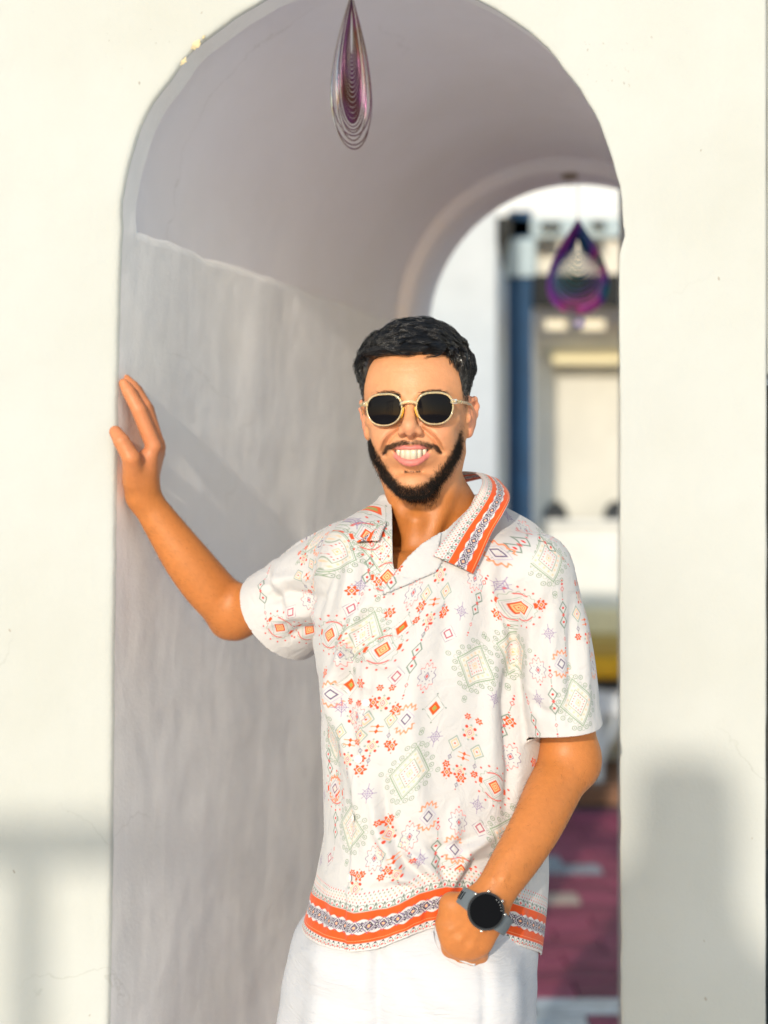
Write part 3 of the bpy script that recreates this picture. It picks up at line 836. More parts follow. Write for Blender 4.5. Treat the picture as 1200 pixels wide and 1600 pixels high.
# ---------------------------------------------------------------- colours painted on the skin (print, stubble, lips)
def to_px(p):
    p = np.asarray(p, float); return np.stack([600 + p[:, 0] * F / p[:, 1], 775 - (p[:, 2] - CAMZ) * F / p[:, 1]], 1)
def poly_mask(px, pts, soft=0.35):
    """1 on the centreline of a painted band, 0 beyond its half width; pts = (x, y, halfwidth)"""
    best = np.full(len(px), -9.0)
    for (x0, y0, w0), (x1, y1, w1) in zip(pts[:-1], pts[1:]):
        a = np.array([x0, y0]); b = np.array([x1, y1]); ab = b - a
        t = np.clip(((px - a) @ ab) / (ab @ ab), 0, 1); d = np.linalg.norm(px - a - t[:, None] * ab, axis=1)
        best = np.maximum(best, 1 - d / (w0 + (w1 - w0) * t))
    return np.clip(best / soft, 0, 1)
def sstep(a, b, x): t = np.clip((x - a) / (b - a), 0, 1); return t * t * (3 - 2 * t)
bn = vnormals(bv, bq)
bpx = to_px(bv); hqm = hq * 1000
is_head = (hqm[:, 2] > -140) & (np.abs(hqm[:, 0]) < 95) & (np.abs(hqm[:, 1]) < 130)
JAW = [(722, 662, 3), (719, 688, 6), (711, 710, 9), (698, 731, 10.5), (683, 749, 11.5), (665, 763, 11.5), (645, 769, 11), (627, 766, 10.5), (613, 754, 9.5), (601, 738, 8.5), (591, 721, 7), (583, 703, 5), (578, 688, 3)]
MOU = [(599, 708, 2), (606, 699, 4), (619, 693.5, 4.6), (633, 690.5, 4.8), (641, 692.5, 2.4), (650, 690.5, 4.8), (665, 693, 4.6), (680, 698, 4), (688, 706, 2)]
SOUL = [(632, 737, 2.6), (643, 738.5, 3), (655, 736.5, 2.6)]
front = is_head & (bn[:, 1] < 0.35)
edge_n = snoise(bv, 420, 9) * .10 + snoise(bv, 900, 10) * .08
beard = np.clip(poly_mask(bpx, JAW, .75) + edge_n * (poly_mask(bpx, JAW, .75) > .02), 0, 1) * front * np.interp(bpx[:, 1], [664, 700], [.35, 1])
under = is_head * sstep(-88, -100, hqm[:, 2]) * sstep(0.1, -0.5, bn[:, 2]) * (hqm[:, 1] < -15) * sstep(26, 16, np.abs(np.hypot((hqm[:, 0]) / 1.0, 0) - 10))
beard = np.maximum(beard, under * 0.8)
stache = poly_mask(bpx, MOU, .5) * front
soul = poly_mask(bpx, SOUL, .6) * front

az = np.degrees(np.arctan2(np.abs(hqm[:, 0]), -hqm[:, 1]))
HLA = [0, 25, 44, 50, 53, 55, 58, 64, 72, 96, 112, 130, 180]
HLZ = [71, 72, 71, 68, 60, 40, 22, 6, -5, -2, -8, -38, -52]
def hairline(az_): return np.interp(az_, HLA, HLZ)
over = hqm[:, 2] - hairline(az)
# stubble fade: the sides run out softly, the forehead line is crisp
soft = np.interp(az, [0, 50, 55, 66, 180], [5, 7, 16, 42, 40])
scalp = np.clip(over / soft, 0, 1) * is_head * (np.abs(hqm[:, 0]) < 76)
ear = is_head & (np.abs(hqm[:, 0]) > 71) & (hqm[:, 2] < 26) & (hqm[:, 2] > -45)
scalp = scalp * ~ear

skin = np.array([0.48, 0.165, 0.040]); col = np.tile(skin, (len(bv), 1))
n1 = snoise(bv, 55, 1); n2 = snoise(bv, 190, 2); n3 = snoise(bv, 600, 3)
col *= (1 + 0.035 * n1 + 0.02 * n2 + 0.02 * n3)[:, None]
def tint(m, c, a=1.0):
    global col
    m = (m * a)[:, None]; col = col * (1 - m) + np.array(c) * m
# face lighter and pinker than the arms
fm = is_head * sstep(-120, -90, hqm[:, 2])
tint(fm, (0.63, 0.290, 0.140), 0.85)
blush = np.exp(-((np.abs(hqm[:, 0]) - 36) / 15) ** 2 - ((hqm[:, 2] + 28) / 16) ** 2) * (hqm[:, 1] < -40) * is_head
tint(blush, (0.66, 0.26, 0.16), 0.45)
nose_m = np.exp(-(hqm[:, 0] / 13) ** 2 - ((hqm[:, 2] + 28) / 13) ** 2) * (hqm[:, 1] < -75) * is_head
tint(nose_m, (0.66, 0.27, 0.17), 0.4)
tint(ear * 1.0, (0.72, 0.27, 0.17), 0.55)
# lips and inside of the mouth
hs = hq.astype(f32)
PU = [M3(a, lipy(a) + .3, lipU(a) + 1.9) for a in LXS]; PL = [M3(a, lipy(a) + 1.5, lipL(a) - 3.6 + 2.7 * (abs(a) / 27.8) ** 2) for a in LXS]
dl = np.full(len(bv), 1.0); mi = np.where(is_head & (hqm[:, 1] < -55) & (hqm[:, 2] < -38) & (hqm[:, 2] > -92))[0]
dl[mi] = np.minimum(d_chain(hs[mi], PU, [.0002, .0013, .0019, .0023, .0026, .0025, .0026, .0023, .0019, .0013, .0002]), d_chain(hs[mi], PL, [.0004, .0021, .0033, .0042, .0047, .0049, .0047, .0042, .0033, .0021, .0004]))
lipm = sstep(.0022, .0002, dl)
tint(lipm, (0.60, 0.175, 0.15), 0.95)
xx = np.clip(hqm[:, 0], -34, 34)
upz = -50.0 - 3.2 * (1 - (xx / HWM) ** 2); loz = -50.0 - 17.0 * (1 - np.clip(np.abs(xx) / HWM, 0, 1.2) ** 2.2)
inm = is_head & (hqm[:, 2] < upz + 1) & (hqm[:, 2] > loz - 1) & (np.abs(hqm[:, 0]) < 27.3) & (hqm[:, 1] > np.array([lipy(a) for a in xx]) + 5) & (hqm[:, 1] < -50)
tint(inm * 1.0, (0.16, 0.035, 0.03), 1.0)
# hair shade under beard and hair
dark = (0.030, 0.018, 0.012)
tint(np.clip(beard, 0, 1) ** 1.5, dark, 0.62)
tint(stache, (0.10, 0.05, 0.03), 0.5); tint(soul, (0.12, 0.06, 0.035), 0.35)
tint(scalp ** 0.8, (0.020, 0.014, 0.012), 0.93)
beard_shadow = poly_mask(bpx, [(x, y, w * 1.5) for x, y, w in JAW], 1.0) * front
tint(np.clip(beard_shadow - beard, 0, 1), (0.22, 0.12, 0.075), 0.25)
# darker knuckles and nails, warm palms
for pts, m in ((mcp + pip, .10), (kn, .22)):
    for c in pts: tint(np.exp(-(np.linalg.norm(bv - c, axis=1) / .009) ** 2), (0.50, 0.19, 0.10), m)
pink = sstep(.13, .045, np.linalg.norm(bv - (mcp[0] + tip[0]) / 2, axis=1)) * (bv[:, 0] < -.27)
tint(pink * 1.0, (0.62, 0.24, 0.13), 0.5)
body_cols = col

def skin_material():
    m, n, l, b = mat('skin', (0.6, 0.3, 0.16), 0.42, 0, 0.4)
    at = n.new('ShaderNodeAttribute'); at.attribute_name = 'Col'
    mt_ = n.new('ShaderNodeTexNoise'); mt_.inputs['Scale'].default_value = 130; mt_.inputs['Detail'].default_value = 6; mt_.inputs['Roughness'].default_value = .65
    rp_ = n.new('ShaderNodeMapRange'); rp_.inputs['From Min'].default_value = .3; rp_.inputs['From Max'].default_value = .7; rp_.inputs['To Min'].default_value = .93; rp_.inputs['To Max'].default_value = 1.05
    hv_ = n.new('ShaderNodeHueSaturation'); tcc = n.new('ShaderNodeTexCoord'); l.new(tcc.outputs['Object'], mt_.inputs['Vector'])
    l.new(mt_.outputs['Fac'], rp_.inputs['Value']); l.new(rp_.outputs['Result'], hv_.inputs['Value']); l.new(at.outputs['Color'], hv_.inputs['Color']); l.new(hv_.outputs['Color'], b.inputs['Base Color'])
    b.inputs['Subsurface Weight'].default_value = 0.12; b.inputs['Subsurface Radius'].default_value = (1, .35, .18); b.inputs['Subsurface Scale'].default_value = 0.006
    tc = n.new('ShaderNodeTexCoord')
    a = n.new('ShaderNodeTexNoise'); a.inputs['Scale'].default_value = 420; a.inputs['Detail'].default_value = 3
    l.new(tc.outputs['Object'], a.inputs['Vector']); bp = add_bump(n, l, b, a.outputs['Fac'], 0.45, 0.0009)
    v = n.new('ShaderNodeTexVoronoi'); v.inputs['Scale'].default_value = 900; l.new(tc.outputs['Object'], v.inputs['Vector'])
    add_bump(n, l, b, v.outputs['Distance'], 0.18, 0.0003, bp)
    r = n.new('ShaderNodeTexNoise'); r.inputs['Scale'].default_value = 60; l.new(tc.outputs['Object'], r.inputs['Vector'])
    mr = n.new('ShaderNodeMapRange'); mr.inputs['To Min'].default_value = 0.36; mr.inputs['To Max'].default_value = 0.58
    l.new(r.outputs['Fac'], mr.inputs['Value']); l.new(mr.outputs['Result'], b.inputs['Roughness'])
    return m
M_SKIN = skin_material()
body_o = mesh_obj('body', bv, bq, M_SKIN, man, True); set_color(body_o, body_cols)

# ---------------------------------------------------------------- strands
def strands(name, paths, rad, m, parent, sides=3, kind='stuff'):
    """paths (n, k, 3): tapered three-sided hairs joined in one mesh"""
    n, k, _ = paths.shape
    t = np.gradient(paths, axis=1); t /= np.linalg.norm(t, axis=2, keepdims=True) + 1e-12
    a = np.cross(t, np.array([0.31, 0.22, 0.92])); a /= np.linalg.norm(a, axis=2, keepdims=True) + 1e-12
    b = np.cross(t, a)
    taper = (1 - np.linspace(0, 1, k) ** 2 * 0.85)[None, :, None]
    r = (rad if np.ndim(rad) else np.full(n, rad))[:, None, None] * taper
    V = np.stack([paths + (a * math.cos(2 * math.pi * s / sides) + b * math.sin(2 * math.pi * s / sides)) * r for s in range(sides)], 2)
    V = V.reshape(-1, 3)
    base = (np.arange(n) * k * sides)[:, None, None, None]; seg = (np.arange(k - 1) * sides)[None, :, None, None]
    q = np.array([[s, (s + 1) % sides, (s + 1) % sides + sides, s + sides] for s in range(sides)])[None, None]
    Q = (base + seg + q).reshape(-1, 4).astype(np.int32)
    o = mesh_obj(name, V, Q, m, parent, True)
    if kind: o['kind'] = kind
    return o
def hair_mat(name, c, rough=0.38, spec=0.6):
    m, n, l, b = mat(name, c, rough, 0, spec)
    noise_mix(m, n, l, b, tuple(x * .6 for x in c), tuple(x * 1.8 for x in c), 45, 3)
    return m
M_HAIR = hair_mat('black_hair', (0.006, 0.005, 0.005), 0.25, 0.8); M_BEARD = hair_mat('dark_beard_hair', (0.012, 0.008, 0.006), 0.5, 0.25)
M_STACHE = hair_mat('brown_moustache_hair', (0.050, 0.026, 0.015), 0.5, 0.3)

# hair cap: the mass of the hair, lying on the skull
def hair_thick(q):
    a_ = np.degrees(np.arctan2(np.abs(q[..., 0]), -q[..., 1])); z = q[..., 2] * 1000
    ov = z - np.interp(a_, HLA, HLZ)
    top = sstep(28, 84, z)
    side = np.interp(z, [8, 25, 42, 62], [0.0, 0.3, 1.4, 3.8])
    th = side * (1 - top) + 13.5 * top
    fr = np.interp(a_, [0, 48, 60], [9, 9, 20.])
    return (np.where(ov > 0, th * np.clip(ov / fr, 0, 1) ** 0.55, 0) - 3.0 * np.clip(1 - ov / 6, 0, 1)) * mm
def cap_sdf_local(q):
    d = smin(d_ell(q, M3(0, 12, 36), V3(.0715, .090, .076)), d_ell(q, M3(0, -22, 30), V3(.0655, .056, .056)), .02)
    w = (0.0015 * np.sin(q[..., 0] * 150 + 3 * np.sin(q[..., 1] * 90)) + 0.001 * np.sin(q[..., 1] * 230 + q[..., 0] * 90)) * sstep(.03, .075, q[..., 2])
    return d - hair_thick(q) - w
cf = Field(); cf.add(lambda p: cap_sdf_local(to_head(p).astype(f32)), HO, .16, .01)
cv, cq = polygonize(cf, HO - np.array([.1, .12, .07]), HO + np.array([.1, .125, .14]), .0028)
cl = to_head(cv); a_ = np.degrees(np.arctan2(np.abs(cl[:, 0]), -cl[:, 1])); cov = cl[:, 2] * 1000 - hairline(a_)
cv, cq, u = keep_part(cv, cq, (cov > -4) & (cl[:, 2] > .004)); cl = cl[u]
hair_o = mesh_obj('hair', cv, cq, M_HAIR, man, True)
cn = vnormals(cv, cq)

rs = np.random.RandomState(11)
def cap_grad(q, e=0.001):
    g = np.stack([cap_sdf_local(q + np.eye(3, dtype=f32)[i] * e) - cap_sdf_local(q - np.eye(3, dtype=f32)[i] * e) for i in range(3)], -1)
    return g / (np.linalg.norm(g, axis=-1, keepdims=True) + 1e-9)
cz = cl[:, 2] * 1000; ca = np.degrees(np.arctan2(np.abs(cl[:, 0]), -cl[:, 1])); cov = cz - hairline(ca)
okr = np.where((cov > 1.5))[0]
wt = np.interp(cz[okr], [0, 30, 60, 90], [.9, 1, 1.0, 1.1]); wt *= np.where(cl[okr, 1] > .05, .25, 1)
NC = 900
croot = cl[rs.choice(okr, NC, replace=False)].astype(f32)
def flow(q, ph):
    """combed from a parting on the right across to the left and forward; sides straight down"""
    z = q[:, 2] * 1000; x = q[:, 0] * 1000
    top = sstep(48, 80, z)[:, None]
    f_top = np.stack([-0.95 + 0.25 * np.sin(ph), -0.42 + 0.35 * np.cos(ph * 1.7) + 0 * x, -0.05 + 0 * x], 1)
    f_side = np.stack([0 * x, -0.35 + .15 * np.sin(ph), -1 + 0 * x], 1)
    rightside = sstep(30, 60, x)[:, None] * sstep(95, 70, z)[:, None]
    f = f_top * top * (1 - rightside) + f_side * (1 - top * (1 - rightside))
    return f
KS = 6
ph = rs.uniform(0, 6.28, NC); z0 = croot[:, 2] * 1000
lenC = np.interp(z0, [0, 20, 45, 65, 85], [1.2, 2.2, 6, 17, 31]) * rs.uniform(.7, 1.25, NC) * mm
lift = np.interp(z0, [20, 60, 85], [.2, 2.2, 3.6]) * rs.uniform(0, 1.7, NC) * mm
gp = [croot.copy()]; q = croot.copy(); curl = rs.normal(0, .35, NC)
for k in range(1, KS):
    nrm = cap_grad(q); fdir = flow(q, ph + curl * k * 1.1)
    fdir = fdir - (fdir * nrm).sum(1, keepdims=True) * nrm; fdir /= np.linalg.norm(fdir, axis=1, keepdims=True) + 1e-9
    side = np.cross(nrm, fdir); fdir = fdir + side * (0.35 * np.sin(ph * 3 + k * 1.3))[:, None]
    q = (q + fdir * (lenC / (KS - 1))[:, None]).astype(f32)
    d = cap_sdf_local(q); hgt = lift * math.sin(math.pi * min(1, k / (KS - 1) * .85 + .12)) + .0004
    hang = (q[:, 1] < -.055) & (q[:, 2] > .05) & (q[:, 2] < .085)
    q = (q - nrm * np.where(hang, np.minimum(d - hgt, 0), d - hgt)[:, None]).astype(f32)
    gp.append(q.copy())
G = np.stack(gp, 1)                                   # (NC, KS, 3)
NS = 15000
ridx = rs.choice(okr, NS, p=wt / wt.sum()); sroot = cl[ridx].astype(f32) + rs.normal(0, .0007, (NS, 3)).astype(f32)
near = np.empty(NS, int)
for i in range(0, NS, 3000): near[i:i + 3000] = ((sroot[i:i + 3000, None] - croot[None]) ** 2).sum(-1).argmin(1)
tt = np.linspace(0, 1, KS)[None, :, None]
off = (sroot - croot[near])[:, None]
lenk = rs.uniform(.75, 1.1, NS)[:, None, None]
paths = G[near][:, :1] + (G[near] - G[near][:, :1]) * lenk + off * (1 - 0.80 * tt ** .8) + rs.normal(0, .0005, (NS, 1, 3)) * tt * 2 + rs.normal(0, .00012, (NS, KS, 3))
paths = np.stack([from_head(paths[:, k]) for k in range(KS)], 1)
srad = np.interp(sroot[:, 2] * 1000, [10, 50, 80], [.00012, .00017, .0002])
strands('hair_strand', paths, srad, M_HAIR, hair_o)

def grow(name, mask, count, length, dirfn, rad, m, parent, seed=0, k=4, jitter=.3, inset=.0003):
    r = np.random.RandomState(seed)
    fm = mask[bq].mean(1); ar = np.linalg.norm(np.cross(bv[bq[:, 2]] - bv[bq[:, 0]], bv[bq[:, 3]] - bv[bq[:, 1]]), axis=1)
    w = np.nan_to_num(np.clip(fm, 0, 1) * ar); f = r.choice(len(bq), count, p=w / w.sum())
    a, b = r.rand(count, 1), r.rand(count, 1); Q = bq[f]
    p = (bv[Q[:, 0]] * (1 - a) + bv[Q[:, 1]] * a) * (1 - b) + (bv[Q[:, 3]] * (1 - a) + bv[Q[:, 2]] * a) * b
    nn = bn[Q[:, 0]]; L = length * r.uniform(.55, 1.15, count)
    d = dirfn(p, nn) + r.normal(0, jitter, (count, 3)); d /= np.linalg.norm(d, axis=1, keepdims=True)
    bend = r.normal(0, .25, (count, 3)) + np.array([0, 0, -.25])
    P_ = [p - nn * inset]
    for i in range(1, k):
        s = i / (k - 1); P_.append(p + d * (L * s)[:, None] + bend * (L * s * s * .5)[:, None])
    return strands(name, np.stack(P_, 1), rad, m, parent)
cx0 = from_head(M3(0, -20, -60))
def dir_beard(p, nn):
    d = nn * 0.75 + np.array([0, 0, -0.85]); d[:, 0] += np.sign(p[:, 0] - cx0[0]) * -0.10; return d
beard_w = np.clip(beard, 0, 1) ** 1.1
fade = np.interp(bpx[:, 1], [668, 702], [.08, 1])
beard_o = grow('beard', beard_w * fade, 14000, .0052, dir_beard, .00017, M_BEARD, man, 1, 4, .30)
grow('beard_edge', np.clip(beard_shadow - beard * .6, 0, 1) * fade * front, 1500, .0042, dir_beard, .00013, M_BEARD, beard_o, 5, 3, .35)
def dir_st(p, nn):
    d = nn * 0.35 + np.array([0, 0, -0.75]); d[:, 0] += np.sign(p[:, 0] - from_head(M3(0, -85, -45))[0]) * 0.55; return d
mo = grow('moustache', stache * front, 1150, .0052, dir_st, .00013, M_STACHE, man, 2, 4, .22)
grow('chin_tuft', soul * front, 170, .0045, lambda p, n_: n_ * .3 + np.array([0, 0, -1.]), .00014, M_STACHE, mo, 3, 3)
stub = np.clip(scalp * (hqm[:, 2] < 40) * (bn[:, 1] < .6), 0, 1)
grow('side_stubble', stub, 2600, .0022, lambda p, n_: n_ * .5 + np.array([0, 0, -1.]), .00012, M_HAIR, hair_o, 4, 3)
# eyebrows
browm = np.zeros(len(bv))
for sgn in (-1, 1):
    for i in range(12):
        s_ = i / 11; c = from_head(M3(sgn * (14 + 30 * s_), -78 + 10 * s_, 17 + 4.5 * math.sin(s_ * 2.6) )).astype(float)
        dd = bv - c; dd[:, 1] *= .35
        browm = np.maximum(browm, np.clip(1.25 - np.linalg.norm(dd, axis=1) / (.0042 - .0018 * s_), 0, 1))
bro = grow('eyebrow', browm * front, 900, .0065, lambda p, n_: n_ * .25 + np.stack([np.sign(p[:, 0] - from_head(M3(0, -80, 17))[0]), 0 * p[:, 0], 0 * p[:, 0] + .25], 1), .00014, M_BEARD, man, 6, 3, .2)
# fine dark hairs on the forearms
armm = ((bpx[:, 0] > 740) & (bpx[:, 1] > 1190) & (bpx[:, 1] < 1385) & (bv[:, 1] < 2.03)).astype(float)
def fdir(p, nn): return nn * .25 + np.array([-.45, 0, -.8])
grow('arm_hair', armm, 1500, .0085, fdir, .00009, M_STACHE, man, 7, 4, .35)
armm2 = ((bpx[:, 0] > 225) & (bpx[:, 0] < 385) & (bpx[:, 1] > 790) & (bpx[:, 1] < 990) & (bv[:, 2] < 1.53)).astype(float)
grow('arm_hair', armm2, 900, .0085, lambda p, n_: n_ * .3 + np.array([-.5, 0, .7]), .00009, M_STACHE, man, 8, 4, .35)

# ---------------------------------------------------------------- teeth
M_TOOTH = mat('tooth_enamel', (0.64, 0.54, 0.40), 0.2, 0, 0.5)[0]
bm = bmesh.new(); xpos = 0
for sgn in (-1, 1):
    x = 0
    for w, hgt in ((7.9, 10.0), (6.2, 9.2), (6.6, 9.6), (6.0, 8.4), (5.6, 7.8), (5, 7)):
        xc = sgn * (x + w / 2); x += w - .10
        yv = -84.0 + 26 * (abs(xc) / 29.0) ** 2.0
        slope = math.atan2(52 * xc / 29.0 ** 2, 1)
        zt = -48.5; zb = -66.6 + (10.0 - hgt) * .8
        zb = max(zb, lipL(min(abs(xc), 25.5)) - 1.0) if abs(xc) > 10 else zb
        Rm = Matrix.Rotation(slope, 4, 'Z')
        r = bmesh.ops.create_cube(bm, size=1.0, matrix=Matrix.Translation((xc * mm, yv * mm, (zt + zb) / 2 * mm)) @ Rm @ Matrix.Diagonal((w * mm * 1.06, 4.5 * mm, (zt - zb) * mm, 1)))
        bmesh.ops.bevel(bm, geom=list({e for v in r['verts'] for e in v.link_edges}), offset=.0006, segments=3, affect='EDGES')
for v in bm.verts:
    w_ = from_head(np.array(v.co)); v.co = w_
bm_obj('teeth', bm, M_TOOTH, man, True)

# ---------------------------------------------------------------- finger nails
M_NAIL = mat('finger_nail', (0.72, 0.40, 0.30), 0.25, 0, 0.5)[0]
def nail(c, axis, nrm, w, l):
    axis = Vector(axis).normalized(); nrm = Vector(nrm); nrm = (nrm - axis * nrm.dot(axis)).normalized(); s = axis.cross(nrm)
    V = []; n, m_ = 7, 6
    for i in range(m_):
        for j in range(n):
            a = (j / (n - 1) - .5) * 2; u = i / (m_ - 1)
            ww = w * (1 - 0.25 * max(0, u - .6) / .4 - .15 * max(0, .3 - u) / .3)
            V.append(Vector(c) + s * (a * ww) + axis * ((u - .5) * l) - nrm * (a * a * w * .42) + nrm * .0004)
    return mesh_obj('nail', V, [(i * n + j, i * n + j + 1, (i + 1) * n + j + 1, (i + 1) * n + j) for i in range(m_ - 1) for j in range(n - 1)], M_NAIL, body_o, True)
td = Vector(t3 - t2).normalized()
nail(Vector(t3) - td * .001 + Vector((-.0005, -.0078, .002)), td, (-.1, -1, .25), .0058, .0125)
# ---------------------------------------------------------------- SUNGLASSES (worn: a thing of its own)
def HW(x, y, z): return Vector(from_head(np.array([x * mm, y * mm, z * mm])))
gl = thing('sunglasses', 'dark-lensed sunglasses with a clear champagne frame, worn by the smiling man', 'sunglasses', tuple(HW(0, -92, 0)))
def frame_mat():
    m, n, l, b = mat('champagne_acetate', (0.97, 0.84, 0.52), 0.10, 0, 0.6)
    b.inputs['Transmission Weight'].default_value = 0.75; b.inputs['IOR'].default_value = 1.45
    b.inputs['Coat Weight'].default_value = 0.6
    return m
M_FRAME = frame_mat()
M_LENS, n_, l_, b_ = mat('smoked_lens', (0.006, 0.0055, 0.007), 0.05, 0, 0.06)
M_PAD = mat('amber_pad', (0.95, 0.55, 0.06), 0.2)[0]; M_PAD.node_tree.nodes['Principled BSDF'].inputs['Transmission Weight'].default_value = .3
M_HINGE = mat('hinge_metal', (0.75, 0.66, 0.5), 0.25, 1.0)[0]
def lens_outline(sg, grow_=0.0, n=56):
    out = []
    for i in range(n):
        a = 2 * math.pi * i / n; c, s = math.cos(a), math.sin(a)
        ex = 2.7 if s > 0 else 2.35
        r = (abs(c / (21.9 + grow_)) ** ex + abs(s / ((18.2 if s > 0 else 19.6) + grow_)) ** ex) ** (-1 / ex)
        x, z = r * c, r * s
        if s < 0: x *= 1 - 0.10 * (-s)                                   # a little narrower below
        out.append((x, z))
    return out
LCX, LCZ = 33.0, 0.2
def lens_pt(sg, x, z, dy=0.0):
    X = sg * LCX + x; return HW(X, -92.5 + dy + (X / 33.0) ** 2 * 2.6 + (sg * x) * 0.02, LCZ + z)
for sg in (-1, 1):
    o = lens_outline(sg, .6); n = len(o)
    V = [lens_pt(sg, 0, 0, -1.1)]; rads = [.2, .4, .6, .8, .93, 1.0]
    for r_ in rads: V += [lens_pt(sg, x * r_, z * r_, -1.1 * (1 - r_ * r_)) for x, z in o]
    V += [lens_pt(sg, x, z, 1.6) for x, z in o]
    Fc = [(0, 1 + i, 1 + (i + 1) % n) for i in range(n)]
    for q_ in range(len(rads)): Fc += [(1 + q_ * n + i, 1 + (q_ + 1) * n + i, 1 + (q_ + 1) * n + (i + 1) % n, 1 + q_ * n + (i + 1) % n) for i in range(n)]
    ob = mesh_obj('lens', V, Fc, M_LENS, gl, True)
bm = bmesh.new()
def bm_add(V, Fc):
    vs = [bm.verts.new(v) for v in V]
    for f in Fc:
        try: bm.faces.new([vs[i] for i in f])
        except ValueError: pass
def band(center_pts, half_w, half_d, closed=True):
    """rectangular rim of rounded section swept along points; each (pos, outward)"""
    n = len(center_pts); V = []; Fc = []; sec = [(-1, -.6), (-.6, -1), (.6, -1), (1, -.6), (1, .6), (.6, 1), (-.6, 1), (-1, .6)]
    yv = (HW(0, 1, 0) - HW(0, 0, 0)).normalized()
    for p, o_, k in center_pts:
        for a, b in sec: V.append(p + o_ * (a * half_w * k) + yv * (b * half_d))
    m_ = 8
    for i in range(n if closed else n - 1):
        j = (i + 1) % n
        for k in range(m_): Fc.append((i * m_ + k, i * m_ + (k + 1) % m_, j * m_ + (k + 1) % m_, j * m_ + k))
    if not closed: Fc += [tuple(range(m_))[::-1], tuple((n - 1) * m_ + k for k in range(m_))]
    bm_add(V, Fc)
for sg in (-1, 1):
    o = lens_outline(sg, 1.6); n = len(o); cp = []
    for i, (x, z) in enumerate(o):
        p = lens_pt(sg, x, z, .4); q = lens_pt(sg, x * 1.1, z * 1.1, .4)
        cp.append((p, (q - p).normalized(), 1.0 + (0.35 if z > 8 else 0)))
    band(cp, .00105, .0016)
# bridge
zz = (HW(0, 0, 1) - HW(0, 0, 0)).normalized()
band([(HW(x, -94.2 + abs(x) * .05, 6.5 + 2.6 * math.cos(x / 11 * math.pi / 2) ), zz, 1.0) for x in np.linspace(-11.5, 11.5, 13)], .0021, .0022, False)
for sg in (-1, 1):   # end pieces
    band([(HW(sg * (54 + k * 2.6), -88 + 3.0 * k * (k > 1) * .6, 8.0), zz, 1.0) for k in range(4)], .0032, .0022, False)
fr = bm_obj('frame', bm, M_FRAME, gl, True)
for sg in (-1, 1):
    c = HW(sg * 9.6, -90.5, -5.2); d = (HW(sg * 12.5, -88, -13.5) - HW(sg * 8.2, -91.5, 1)).normalized()
    tube('nose_pad', [c - d * .0075, c - d * .004, c, c + d * .004, c + d * .0075], [.0010, .0019, .0022, .0020, .0010], M_PAD, gl, 8)
    pts = [HW(sg * 61, -82, 8), HW(sg * 66, -70, 8.2), HW(sg * 71, -40, 8.5), HW(sg * 74.5, -10, 8), HW(sg * 75.0, 8, 6), HW(sg * 75, 20, -2), HW(sg * 74, 28, -16)]
    V, Fc = tube_arrays(pts, [.0026, .0024, .0022, .0021, .0021, .0021, .0018], 8)
    te = mesh_obj('temple', V, Fc, M_FRAME, gl, True)
    tube('hinge', [HW(sg * 58.5, -86.9, 8.2), HW(sg * 61.5, -85.2, 8.2)], .0012, M_HINGE, te, 6)
# ================================================================ SHIRT PRINT (drawn motif by motif into plain arrays)
CR_ = np.array([0.52, 0.50, 0.495])           # cloth ground colour
ORG = np.array([0.66, 0.075, 0.008]); SAG = np.array([0.21, 0.27, 0.19]); RED = np.array([0.60, 0.035, 0.03])
PUR = np.array([0.15, 0.10, 0.20]); PCH = np.array([0.86, 0.42, 0.20]); OLV = np.array([0.28, 0.27, 0.06]); GRN = np.array([0.17, 0.22, 0.18])
WHT = np.array([0.56, 0.535, 0.525]); BLK = np.array([0.03, 0.02, 0.035])
class Canvas:
    def __init__(self, u0, v0, w, h, res):
        self.u0, self.v0, self.res = u0, v0, res; self.W, self.H = int(w / res), int(h / res)
        self.w, self.h = self.W * res, self.H * res
        self.a = np.tile(CR_.astype(f32), (self.H, self.W, 1))
    def win(self, u, v, rad):
        i0 = max(0, int((u - rad - self.u0) / self.res)); i1 = min(self.W, int((u + rad - self.u0) / self.res) + 1)
        j0 = max(0, int((v - rad - self.v0) / self.res)); j1 = min(self.H, int((v + rad - self.v0) / self.res) + 1)
        if i1 <= i0 or j1 <= j0: return None
        U = self.u0 + (np.arange(i0, i1) + .5) * self.res - u; V = self.v0 + (np.arange(j0, j1) + .5) * self.res - v
        return (slice(j0, j1), slice(i0, i1)), *np.meshgrid(U, V)
    def image(self, name):
        im = bpy.data.images.new(name, self.W, self.H, alpha=False, float_buffer=True)
        im.colorspace_settings.name = 'Linear Rec.709'
        px = np.ones((self.H, self.W, 4), f32); px[..., :3] = self.a; im.pixels.foreach_set(px.ravel()); im.update()
        return im
